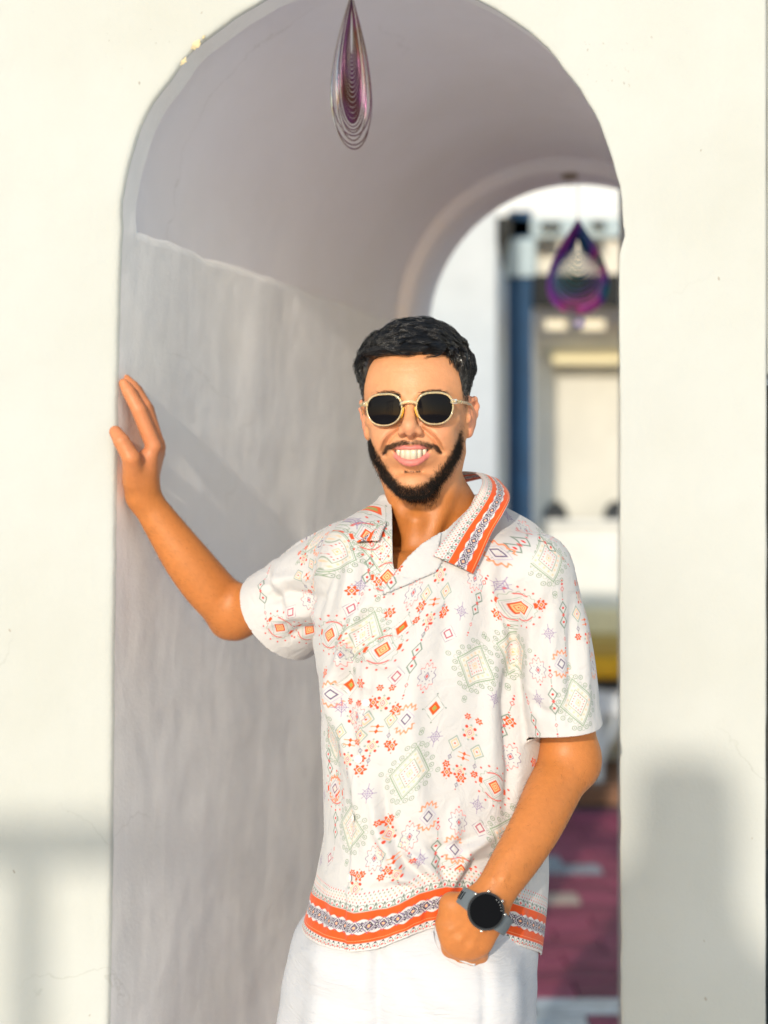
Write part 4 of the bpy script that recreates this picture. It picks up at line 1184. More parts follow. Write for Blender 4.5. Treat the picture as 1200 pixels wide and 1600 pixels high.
class Stamp:
    """draws distance shapes given in millimetres around a motif centre"""
    def __init__(self, cv_, u, v, ang, sc, rad):
        self.c = cv_; self.ok = False
        r = cv_.win(u, v, rad * sc * mm)
        if r is None: return
        self.s, U, V = r; c, s = math.cos(ang), math.sin(ang); k = 1 / (sc * mm)
        self.x = (U * c - V * s) * k; self.y = (U * s + V * c) * k; self.aa = cv_.res * k; self.ok = True
    def paint(self, d, col_, a=1.0):
        m = np.clip(0.5 - d / self.aa, 0, 1)[..., None] * a
        self.c.a[self.s] = self.c.a[self.s] * (1 - m) + col_ * m
    def line(self, d, w, col_, a=1.0): self.paint(np.abs(d) - w / 2, col_, a)
    def dia(self, x, y, a, b): return (np.abs(self.x - x) / a + np.abs(self.y - y) / b - 1) * a * b / math.hypot(a, b)
    def circ(self, x, y, r): return np.hypot(self.x - x, self.y - y) - r
    def seg(self, x0, y0, x1, y1):
        dx, dy = x1 - x0, y1 - y0; t = np.clip(((self.x - x0) * dx + (self.y - y0) * dy) / (dx * dx + dy * dy), 0, 1)
        return np.hypot(self.x - x0 - t * dx, self.y - y0 - t * dy)
def m_medal(S):      # large sage medallion with ring-beaded edge
    S.paint(S.dia(0, 0, 34, 46), WHT, .5)
    for i in range(24):
        t = i / 24 * 4; k = int(t); f = t - k; P4 = [(0, 1), (1, 0), (0, -1), (-1, 0), (0, 1)]
        x = P4[k][0] * (1 - f) + P4[k + 1][0] * f; y = P4[k][1] * (1 - f) + P4[k + 1][1] * f
        g = 1.0 if i % 2 else 1.17
        S.line(S.circ(x * 34 * g, y * 46 * g, 3.0), 1.0, SAG); S.paint(S.circ(x * 34 * g, y * 46 * g, .8), GRN)
        S.line(S.circ(x * 30, y * 40, 2.6), .6, SAG, .8)
    S.paint(S.dia(0, 0, 27, 36), WHT); 
    S.line(S.dia(0, 0, 27, 36), 1.6, SAG * 1.15); S.line(S.dia(0, 0, 24, 32.5), .7, SAG)
    S.paint(S.dia(0, 0, 23, 31), np.array([.62, .60, .46]), .22)
    for i in range(16):
        t = i / 16 * 4; k = int(t); f = t - k; P4 = [(0, 1), (1, 0), (0, -1), (-1, 0), (0, 1)]
        x = P4[k][0] * (1 - f) + P4[k + 1][0] * f; y = P4[k][1] * (1 - f) + P4[k + 1][1] * f
        S.paint(S.dia(x * 18.5, y * 25.5, 2.2, 2.2), PCH, .6)
    S.paint(S.dia(0, 0, 14.5, 20), WHT); S.line(S.dia(0, 0, 14.5, 20), .9, SAG)
    for i in range(-2, 3):
        for j in range(-2, 3):
            x = (i + j) * 2.5; y = (i - j) * 3.5
            if abs(i) == 2 or abs(j) == 2: S.paint(S.circ(x, y, .85), RED, .9)
    S.line(S.dia(0, 0, 4, 5.5), .8, PCH); S.paint(S.dia(0, 0, 1.6, 2.2), PCH)
    S.line(S.circ(0, 58, 3), .7, SAG); S.line(S.circ(0, -58, 3), .7, SAG); S.paint(S.circ(0, 58, .8), GRN); S.paint(S.circ(0, -58, .8), GRN)
def m_dot(S):       # dotted diamond with orange heart
    S.paint(S.dia(0, 0, 15, 19), WHT, .7)
    d = S.dia(0, 0, 14, 18); S.paint(np.maximum(np.abs(d) - .45, -(np.sin((S.x + S.y) * 2.2) + .2)), GRN, .9)
    S.paint(S.dia(0, 0, 8.2, 10), ORG); S.paint(S.dia(0, 0, 3.6, 4.4), OLV)
    for x, y in ((0, 20), (0, -20), (16, 0), (-16, 0)): S.paint(S.circ(x, y, 1.1), GRN)
def m_gear(S):
    a = np.arctan2(S.y, S.x); S.paint(S.circ(0, 0, 6.2 + 0) - 1.6 * np.cos(6 * a), ORG)
    S.line(S.dia(0, 0, 3.6, 4.6), .9, WHT); S.paint(S.dia(0, 0, 1.4, 1.8), PCH)
    S.paint(S.circ(0, 9.5, .8), ORG); S.paint(S.circ(0, -9.5, .8), ORG)
def m_star(S):
    for i in range(4):
        a = i * math.pi / 2; S.line(S.seg(0, 0, 13 * math.cos(a) * .75, 13 * math.sin(a)), .8, PUR * 1.5, .85)
        b = a + math.pi / 4; S.line(S.seg(2, 0, 8 * math.cos(b), 8 * math.sin(b)) if False else S.seg(3.5 * math.cos(b), 3.5 * math.sin(b), 8.5 * math.cos(b), 8.5 * math.sin(b)), .7, PUR * 1.5, .8)
    S.line(S.dia(0, 0, 6, 7.5), .8, PUR * 1.4, .9); S.line(S.dia(0, 0, 3, 4), .6, PUR * 1.4, .9)
def m_oval(S):
    a = np.arctan2(S.y / 1.5, S.x); r = np.hypot(S.x, S.y / 1.5)
    S.paint((r - 10.5) , WHT, .5)
    d = r - (10.2 + 1.5 * np.cos(10 * a)); up = np.abs(np.sin(a)) > .55
    S.paint(np.where(up, np.abs(d) - .5, 9), RED * 1.15 + .1, .9); S.paint(np.where(~up, np.abs(d) - .5, 9), PUR, .9)
    S.line(S.dia(0, 0, 3.2, 5), .8, PUR); S.paint(S.dia(0, 0, 1.8, 3), RED, .9)
    for x, y in ((4.5, 6), (-4.5, 6), (4.5, -6), (-4.5, -6), (0, 9.5), (0, -9.5)): S.paint(S.circ(x, y, .65), PUR)
    S.paint(S.circ(0, 20.5, 1.2), RED); S.paint(S.circ(0, -20.5, 1.2), RED)
def m_chain(S):
    for y, r in ((50, 1.2), (45, 1.8), (-46, 1.3), (-50, .9)): S.paint(S.circ(0, y, r), RED)
    S.line(S.dia(0, 38, 2.6, 3.4), .9, RED); S.line(S.seg(0, 33, 0, 26), .8, GRN)
    S.paint(S.circ(0, 23, 1), RED)
    for y in (11, -9):
        S.line(S.dia(0, y, 6.0, 9.0), 1.6, GRN); S.paint(S.circ(0, y, 1.8), RED)
    S.paint(S.dia(0, 1, 2.8, 2.8), RED, .8); S.line(S.seg(0, -20, 0, -27), .6, GRN)
    S.line(S.dia(0, -33, 1.8, 2.6), .7, RED); S.line(S.seg(0, -38, 0, -43), .6, GRN)
def m_flower(S, x, y, k=1.0):
    for i in range(4):
        a = math.pi / 4 + i * math.pi / 2; S.paint(S.circ(x + 8.6 * k * math.cos(a), y + 10 * k * math.sin(a), 2.3 * k), RED * .6 + ORG * .4)
        b = i * math.pi / 2; S.paint(S.dia(x + 9.6 * k * math.cos(b), y + 11 * k * math.sin(b), 2.0 * k, 2.0 * k), GRN * 1.3, .8)
    S.line(S.dia(x, y, 6.6 * k, 8.6 * k), 1.2 * k, PCH); S.line(S.dia(x, y, 3.3 * k, 4.5 * k), .8, ORG); S.paint(S.circ(x, y, .9), RED)
def m_cluster(S):
    m_flower(S, 0, 28, 1.0); 
    for sx in (-1, 1):
        S.line(S.dia(sx * 16, 4, 9, 12), 1.3, GRN * 1.4); S.line(S.dia(sx * 16, 4, 5.4, 7.4), 1.3, PCH); S.paint(S.circ(sx * 16, 4, 1.3), ORG)
        S.line(S.seg(sx * 17, -10, sx * 19, -24), .6, GRN); S.line(S.dia(sx * 18, -18, 2.4, 3.4), .8, PUR)
        a = np.arctan2(S.y + 30, S.x - sx * 20); S.paint(np.hypot(S.x - sx * 20, S.y + 30) - 4.6 - 1.0 * np.cos(6 * a), ORG); S.line(S.circ(sx * 20, -30, 1.8), .7, WHT)
        a = np.arctan2(S.y - 50, S.x - sx * 8); S.paint(np.hypot(S.x - sx * 8, S.y - 50) - 4.2 - 1.0 * np.cos(6 * a), ORG); S.line(S.circ(sx * 8, 50, 1.7), .7, WHT)
    for y in (-6, -13): S.line(S.seg(-8, y, 8, y), 1.4, PCH * .5 + ORG * .5); S.paint(S.dia(0, y, 2.6, 3.4), ORG)
    m_flower(S, 0, -34, .9); S.line(S.seg(0, -44, 0, -62), .6, GRN); S.paint(S.circ(0, -48, 1.2), RED); S.line(S.dia(0, -55, 2.2, 3.4), .8, PUR); S.paint(S.circ(0, -62, .9), RED)
def m_square(S):
    a = np.arctan2(S.y, S.x); r = np.hypot(S.x, S.y)
    for i in range(14):
        b = 2 * math.pi * (i + .5) / 14; S.paint(S.circ(28 * math.cos(b), 30 * math.sin(b), 1.6), RED * .7 + ORG * .3, .9)
    S.line(r - (22 + 1.3 * np.cos(16 * a)), .9, SAG, .9)
    S.paint(np.maximum(np.abs(r - 21) - 2.4, np.abs(S.y) - 4.2), ORG * .8 + RED * .2)
    S.paint(np.maximum(np.abs(r - 20) - 1.0, 6 - np.abs(S.y) + 9), RED, .8)
    S.paint(S.dia(0, 0, 17, 19), WHT); S.line(S.dia(0, 0, 17, 19), .9, GRN * 1.5); S.line(S.dia(0, 0, 14, 15.5), .5, PUR, .7)
    S.paint(S.dia(0, 0, 10.5, 11.5), ORG * .85); S.paint(S.dia(0, 0, 7.6, 8.4), PCH); S.line(S.dia(0, 0, 4.6, 5), .9, ORG); S.paint(S.circ(0, 0, 1), RED)
def m_frame(S):
    a = np.arctan2(S.y / 1.3, S.x); r = np.hypot(S.x, S.y / 1.3)
    S.paint(np.where(np.abs(np.sin(a)) > .5, np.abs(r - 12 - 1.4 * np.cos(14 * a)) - 1.2, 9), PCH * .4 + ORG * .6, .9)
    S.paint(S.dia(0, 0, 9.5, 11.5), WHT, .8); S.line(S.dia(0, 0, 9.2, 11.2), .6, PUR * 2, .7); S.line(S.dia(0, 0, 5, 6.2), 1.4, PUR * .8)
def m_small(S):
    S.paint(S.dia(0, 0, 10, 12), WHT, .6); d = S.dia(0, 0, 9.6, 11.6)
    S.paint(np.maximum(np.abs(d) - .4, -(np.sin((S.x - S.y) * 2.4) + .2)), PUR, .8); S.line(S.dia(0, 0, 5.2, 6.2), 1.5, RED * .5 + PUR * .5)
MOT = dict(A=(m_medal, 64), B=(m_dot, 23), C=(m_gear, 12), D=(m_star, 15), E=(m_oval, 23), F=(m_chain, 54), G=(m_cluster, 66), H=(m_square, 34), I=(m_frame, 20), J=(m_small, 14))
BASE = dict(A=.86, B=.88, C=.9, D=.95, E=.95, F=.92, G=.88, H=.86, I=1.0, J=1.0)
def stamp(cv_, kind, u, v, ang=0.0, sc=1.0):
    fn, rad = MOT[kind]; S = Stamp(cv_, u, v, math.radians(ang), sc * BASE[kind], rad)
    if S.ok: fn(S)
def border(cv_, D, U):
    """ornamental hem band: D metres above the edge, U along it"""
    d = D / mm; u = U / mm; a = cv_.a
    def put(m, c):
        m = np.clip(m, 0, 1)[..., None]; a[:] = a * (1 - m) + c * m
    def inb(lo, hi, soft=.35): return np.clip((d - lo) / soft, 0, 1) * np.clip((hi - d) / soft, 0, 1)
    P1 = 16.5; ph = (u % P1) / P1 - .5; x = ph * P1
    wav_ = 2.6 * np.abs(np.cos(math.pi * u / P1)) ** 1.5
    put(inb(-2, 84), WHT)
    # lower lace
    xx = ((u % 8.25) - 4.125)
    put(((np.hypot(xx, d - 6) < 3.3) & (np.hypot(xx, d - 6) > 2.4)) * 1., GRN); put((np.hypot(xx, (d - 5)) < 1.2) * 1., RED); put((np.abs(xx) + np.abs(d - 9.5) < 1.6) * 1., BLK)
    put((np.abs(np.abs(xx) - 4.1) + np.abs(d - 3) < 1.3) * 1., RED)
    # orange bands with scalloped inner edges
    put(np.clip(d - 10.5, 0, 1) * np.clip((27.5 - wav_ * 1.2 - d) / .4, 0, 1), ORG)
    put(np.clip((d - (42.5 + wav_ * 1.2)) / .4, 0, 1) * np.clip(57 - d + .0, 0, 1), ORG)
    put(((np.abs(d - 15) < .35)) * .6, PCH)
    # dark lattice with diamonds between them
    yc = d - 35; put(inb(27.5, 42.5) * .8 * ((np.sin(u * 1.7) * np.sin(d * 1.7)) > -.2), PUR * .6)
    e1 = np.abs(x) / 6.4 + np.abs(yc) / 8.2
    put(((e1 < 1.28) & (e1 > 1.12)) * 1., PUR); put((e1 < 1.0) * 1., WHT); put(((e1 < .82) & (e1 > .56)) * 1., BLK); put((e1 < .52) * 1., PUR * .8); put((e1 < .30) * 1., PCH)
    x2 = np.abs(np.abs(x) - P1 / 2); e2 = x2 / 2.6 + np.abs(yc) / 3.4
    put((e2 < 1) * 1., BLK); put((e2 < .5) * 1., WHT)
    put(((np.hypot(x2, np.abs(yc) - 5.0)) < 1.1) * 1., BLK)
    # upper lace
    k = inb(57, 60); put(k * .9, GRN * 1.2); xx = (u % 11) - 5.5
    r = np.hypot(xx, (d - 61.5) * .9); put(((r < 4.6) & (r > 3.6) & (d > 58)) * 1., GRN); put(((r < 3.5) & (d > 57)) * 1., WHT)
    put((np.abs(xx) / 1.7 + np.abs(d - 60.5) / 2.6 < 1) * 1., RED); put((np.abs(np.abs(xx) - 5.5) / 1.5 + np.abs(d - 65) / 3.2 < 1) * 1., GRN * .7)
    for row, (yy, c, o_) in enumerate(((70, RED, 0), (74.5, PCH * .6 + ORG * .4, 2.75), (79, SAG, 0), (82.5, RED, 2.75))):
        x3 = ((u + o_) % 5.5) - 2.75; put((np.abs(x3) / 1.25 + np.abs(d - yy) / 1.7 < 1) * .85, c)

# ================================================================ SHIRT SHAPE
PSI = math.radians(22)                       # the trunk is turned to the picture's left
TY = [785, 800, 820, 845, 880, 930, 1000, 1100, 1200, 1300, 1370, 1410, 1455, 1500, 1560]
TL = [598, 556, 527, 508, 498, 494, 494, 505, 509, 512, 499, 487, 473, 462, 455]
TR = [768, 812, 842, 862, 872, 868, 860, 852, 850, 852, 855, 853, 848, 842, 838]
TB = [.055, .074, .090, .101, .108, .113, .117, .118, .119, .121, .123, .125, .127, .128, .128]
TC = [2.075, 2.068, 2.062, 2.056, 2.050, 2.046, 2.043, 2.040, 2.038, 2.036, 2.036, 2.036, 2.036, 2.036, 2.036]
tz = np.array([CAMZ + (775 - y) * 2.035 / F for y in TY])[::-1]
tcx = np.array([((l + r) / 2 - 600) * 2.035 / F for l, r in zip(TL, TR)])[::-1]
tw = np.array([(r - l) / 2 * 2.035 / F for l, r in zip(TL, TR)])[::-1]
tb = np.array(TB)[::-1]; tcy = np.array(TC)[::-1]
ta = np.sqrt(np.maximum(tw ** 2 - (tb * math.sin(PSI)) ** 2, 1e-4)) / math.cos(PSI)
CPS, SPS = math.cos(PSI), math.sin(PSI)
def smooth_interp(z, xs, ys):
    return (np.interp(z - .012, xs, ys) + 2 * np.interp(z, xs, ys) + np.interp(z + .012, xs, ys)) / 4
def torso_local(p):
    z = p[..., 2]; x = p[..., 0] - smooth_interp(z, tz, tcx); y = p[..., 1] - smooth_interp(z, tz, tcy)
    # right-handed turn: local -y is where the chest points
    return x * CPS + y * SPS * 1.0, -x * SPS * 1.0 + y * CPS, z
def torso_sdf(p, grow_=0.0):
    qx, qy, z = torso_local(p); a = smooth_interp(z, tz, ta) + grow_; b = smooth_interp(z, tz, tb) + grow_
    n = 2.35
    r = ((np.abs(qx) / a) ** n + (np.abs(qy) / b) ** n) ** (1 / n)
    d = (r - 1) * np.minimum(a, b)
    return np.maximum(d, (z - tz[-1] - .01) * 0.7).astype(f32)
SLc, SLs = WP(881, 1138, 1.985), WP(845, 908, 1.985)
SRc, SRs = WP(439, 962, 2.170), WP(548, 880, 2.085)
def unit(v): return v / np.linalg.norm(v)
axL = unit(SLc - SLs); axR = unit(SRc - SRs)
eL = SLc + axL * .05; eR = SRc + axR * .05
def sleeveL(p): return np.maximum(d_flat(p, SLs, eL, .0550, .0690, V3(1, 0, 0), .80), (p - SLc) @ axL - .007)
def sleeveR(p): return np.maximum(d_flat(p, SRs, eR, .0580, .0790, unit(V3(.35, -.9, .3)), .82), (p - SRc) @ axR - .007)
shf = Field()
shf.add(lambda p: torso_sdf(p), (.07, 2.04, 1.22), .42, .01)
shf.add(sleeveL, (SLs + eL) / 2, .24, .010); shf.add(sleeveR, (SRs + eR) / 2, .2, .020)
# the cloth clears the shoulders and upper arms
limb(shf, [SHL, WP(866, 1010, 1.985), WP(878, 1070, 1.994)], [.050, .047, .043], .02)
limb(shf, [SHR, WP(450, 925, 2.20), WP(410, 944, 2.235)], [.052, .046, .045], .02)
shf.cone(WP(650, 852, 2.098), SHR, .045, .048, .02); shf.cone(WP(725, 848, 2.062), SHL, .044, .045, .02)
sv, sq = polygonize(shf, (-.28, 1.86, .86), (.34, 2.30, 1.575), .0030)
# which panel is each vertex on
dT = torso_sdf(sv.astype(f32)); dL = sleeveL(sv.astype(f32)); dR = sleeveR(sv.astype(f32))
qx, qy, _z = torso_local(sv)
spx = to_px(sv)
# armhole seams: planes across the shoulder ends
def seam_side(px_pts, right):
    y = np.array([p[1] for p in px_pts], float); x = np.array([p[0] for p in px_pts], float)
    e = np.interp(spx[:, 1], y, x); return (spx[:, 0] - e) * (1 if right else -1)
onL = (seam_side([(846, 780), (838, 850), (815, 930), (803, 1000), (806, 1060), (822, 1150)], True) > 0) & (dL < dT + .035) & (sv[:, 2] > 1.2) & (spx[:, 1] < 1190)
onR = (seam_side([(508, 800), (504, 850), (505, 930), (497, 990), (488, 1050)], False) > 0) & (dR < dT + .05)
onL &= (dL < .012) | (dT > .012); onR &= (dR < .012) | (dT > .012)
low_ = spx[:, 1] > 1075
onL = np.where(low_ & (spx[:, 0] > 800), dL < dT - .002, onL)
panel = np.where(onL, 1, np.where(onR, 2, 0))

# --- folds: ridges and valleys laid along lines of pull
sn0 = vnormals(sv, sq); sfront = sn0[:, 1] < 0.15
def fold(pts, amp, w):
    """raise (or sink) the cloth along a line on its front, gaussian across, fading at both ends"""
    P2 = np.array([(a, b) for a, b in pts], float); best = np.full(len(sv), 1e9); par = np.zeros(len(sv)); L = 0; tot = sum(np.linalg.norm(P2[i + 1] - P2[i]) for i in range(len(P2) - 1))
    for a, b in zip(P2[:-1], P2[1:]):
        ab = b - a; l = np.linalg.norm(ab); t = np.clip(((spx - a) @ ab) / (l * l), 0, 1); d = np.linalg.norm(spx - a - t[:, None] * ab, axis=1)
        m = d < best; best[m] = d[m]; par[m] = (L + t[m] * l) / tot; L += l
    return amp * mm * np.exp(-(best / w) ** 2) * np.sin(np.clip(par, 0.04, .96) * math.pi) ** .6 * sfront
disp = np.zeros(len(sv))
FOLDS = [([(615, 905), (560, 960), (525, 1060), (515, 1180)], 6, 13), ([(600, 930), (575, 1040), (566, 1160), (560, 1290)], 4.5, 13), ([(585, 920), (548, 1020), (536, 1130)], -4, 11),
    ([(505, 1010), (530, 1110), (560, 1230), (575, 1330)], 5, 15), ([(500, 1060), (520, 1180), (530, 1300)], -4, 12),
    ([(500, 985), (560, 1010), (640, 1060)], 3.5, 16), ([(508, 1030), (570, 1090), (625, 1180)], -3, 18), ([(655, 1010), (640, 1130), (655, 1260), (690, 1385)], 4.5, 22),
    ([(596, 1200), (605, 1290), (635, 1350), (690, 1392)], -5, 12), ([(575, 1215), (592, 1300), (625, 1372), (690, 1400)], 5, 11), ([(700, 1392), (655, 1345), (600, 1310)], 4.5, 11),
    ([(700, 1392), (690, 1340), (650, 1290)], -4.5, 12), ([(705, 1390), (730, 1330), (790, 1290)], 5.5, 13), ([(712, 1395), (745, 1350), (810, 1330)], -4.5, 10), ([(700, 1388), (705, 1330), (715, 1260)], 4.0, 14), ([(696, 1402), (640, 1385), (580, 1392), (530, 1385)], -3.5, 10), ([(660, 1330), (720, 1318), (780, 1300)], -3, 9),
    ([(800, 1010), (790, 1090), (800, 1200), (790, 1290)], -6, 12), ([(775, 990), (765, 1100), (770, 1230)], 4.5, 17), ([(838, 850), (812, 935), (803, 1000), (812, 1090)], -1.6, 10), ([(790, 880), (778, 960), (795, 1040)], 3.5, 14),
    ([(740, 900), (720, 1000), (725, 1100)], 2.6, 24), ([(700, 930), (690, 1050)], -2.2, 18), ([(560, 850), (548, 900), (535, 960)], 3.5, 12), ([(575, 850), (570, 900), (556, 960)], -3, 9), ([(540, 830), (525, 900), (505, 990)], -3, 11),
    ([(852, 900), (832, 980), (828, 1120)], 3.5, 13), ([(895, 930), (893, 1030), (890, 1135)], -3.5, 9), ([(868, 900), (862, 1000), (866, 1130)], 2.8, 14), ([(912, 950), (915, 1050), (918, 1130)], 2.5, 9), ([(830, 1090), (845, 1110), (880, 1120)], -2.5, 9),
    ([(500, 900), (450, 905), (395, 925)], 4, 12), ([(500, 935), (450, 925), (405, 945)], -4.5, 10), ([(500, 960), (455, 960), (420, 975)], 4, 12), ([(505, 985), (470, 985), (445, 1000)], -3.5, 10), ([(415, 890), (425, 925), (445, 960)], -4, 8), ([(520, 880), (500, 930), (495, 980)], -4, 9), ([(430, 880), (436, 915), (455, 950)], 3, 8),
    ([(490, 1400), (530, 1390), (600, 1398)], 2.5, 12), ([(560, 1410), (556, 1440), (552, 1480)], 3, 18), ([(620, 1400), (630, 1440), (640, 1470)], 3, 16), ([(590, 1420), (592, 1475)], -3, 12), ([(665, 1405), (668, 1450)], -3, 10), ([(505, 1400), (500, 1450)], -3, 12), ([(810, 1390), (815, 1470)], 3, 12), ([(790, 1400), (790, 1460)], -2.5, 9)]
for pts, amp, w in FOLDS: disp += fold(pts, amp * 1.9, w * .78)
disp += 0.0010 * snoise(sv * np.array([1, 1, .35]), 42, 21) * (1 - 0.0) + 0.0006 * snoise(sv * np.array([1, 1, .6]), 95, 22)
disp += np.where(~sfront, 0.004 * snoise(sv * np.array([1, 1, .25]), 34, 23), 0)
# front opening: the right-hand front lies over the left
pl_y = [880, 926, 1000, 1100, 1200, 1300, 1400, 1500]; pl_x = [617, 602, 588, 574, 562, 552, 543, 541]
e = np.interp(spx[:, 1], pl_y, pl_x); side_ = spx[:, 0] - e
disp += np.where(sfront & (panel == 0) & (spx[:, 1] > 905), 0.0028 * sstep(-1.0, 1.2, side_) * sstep(60, 20, side_), 0)
# seams press in a little
sv = sv + sn0 * disp[:, None]

# --- flatten coordinates for the print
TH = np.linspace(-math.pi, math.pi, 721); am, bm_ = float(np.mean(ta[3:])), float(np.mean(tb[3:]))
ph_ = np.linspace(-math.pi, math.pi, 4001); ex_, ey_ = am * np.sin(ph_), -bm_ * np.cos(ph_)
arc = np.concatenate([[0], np.cumsum(np.hypot(np.diff(ex_), np.diff(ey_)))]); arc -= np.interp(0, ph_, arc); thp = np.unwrap(np.arctan2(ex_, -ey_)); thp -= thp[2000]
theta = np.arctan2(qx, -qy); uT = np.interp(theta, thp, arc); ULEN = arc[-1] * 2
spx2 = to_px(sv)
upb = sstep(1.33, 1.41, sv[:, 2])
uT = uT * (1 - upb) + np.where(qy < .02, np.interp(qx, [-.3, -.14, 0, .14, .3], [-.34, -.145, 0, .145, .34]), uT) * upb
# hem line, read off the picture and carried round the back
HX = [430, 472, 505, 545, 590, 640, 690, 735, 775, 845, 900]; HYp = [1448, 1455, 1472, 1488, 1482, 1460, 1446, 1452, 1466, 1488, 1492]
nearhem = sfront & (np.abs(spx2[:, 1] - 1465) < 30)
hd = np.interp(HX, np.sort(spx2[nearhem, 0])[::40], sv[nearhem, 1][np.argsort(spx2[nearhem, 0])][::40])
hu = np.interp(HX, np.sort(spx2[nearhem, 0])[::20], uT[nearhem][np.argsort(spx2[nearhem, 0])][::20])
hz = np.array([CAMZ + (775 - y) * d / F for y, d in zip(HYp, hd)])
oidx = np.argsort(hu); hu, hz = hu[oidx], hz[oidx]
hemz = np.interp(uT, np.concatenate([[-ULEN / 2], hu, [ULEN / 2]]), np.concatenate([[.935], hz, [.935]]))
vT = sv[:, 2] - hemz                               # height above the hem
def sleeve_uv(p, c, s, up, R):
    ax = unit(c - s); x = unit(np.cross(ax, up)); y = np.cross(x, ax); q_ = p - s
    return np.arctan2(q_ @ x, q_ @ y), (p - c) @ ax
tLh, vL = sleeve_uv(sv, SLc, SLs, V3(0, -1, 0), .062); tRh, vR = sleeve_uv(sv, SRc, SRs, unit(V3(.1, -1, .5)), .07)
uL, uR = tLh * .060, tRh * .068
U = np.where(panel == 0, uT, np.where(panel == 1, uL, uR)); Vv = np.where(panel == 0, vT, np.where(panel == 1, -vL, -vR))

# --- cut hem, cuffs and neck opening
def poly_sd(pt, poly):
    poly = np.array(poly, float); n = len(poly); d = np.full(len(pt), 1e9); ins = np.zeros(len(pt), bool)
    for i in range(n):
        a, b = poly[i], poly[(i + 1) % n]; ab = b - a; t = np.clip(((pt - a) @ ab) / (ab @ ab), 0, 1)
        d = np.minimum(d, np.linalg.norm(pt - a - t[:, None] * ab, axis=1))
        c = ((a[1] > pt[:, 1]) != (b[1] > pt[:, 1])) & (pt[:, 0] < (b[0] - a[0]) * (pt[:, 1] - a[1]) / (b[1] - a[1] + 1e-12) + a[0]); ins ^= c
    return np.where(ins, d, -d)
NECK = [(600, 700), (609, 770), (612, 800), (612, 840), (613, 880), (617, 896), (638, 870), (660, 850), (700, 826), (735, 792), (752, 755), (760, 700)]
cutN = poly_sd(spx2, NECK) * 2.0 / F
cutN = np.where(sv[:, 1] < 2.075, cutN, -.05)
nax = np.array([WP(676, 760, 2.075)[0], 2.078]); rad_ = np.hypot(sv[:, 0] - nax[0], sv[:, 1] - nax[1])
cutB = np.minimum(.066 - rad_, sv[:, 2] - 1.50)
cutL = np.where(panel == 1, vL + .0015 * np.sin(tLh * 3), -.05); cutR = np.where(panel == 2, vR - .004 * np.cos(tRh), -.05)
cutH = np.where(panel == 0, -vT, -.05)
S_ = np.maximum.reduce([cutN, cutB, cutL, cutR, cutH])
sv2, sq2, us = clip_field(sv, sq, S_)
pan, U2, V2 = panel[us], U[us], Vv[us]

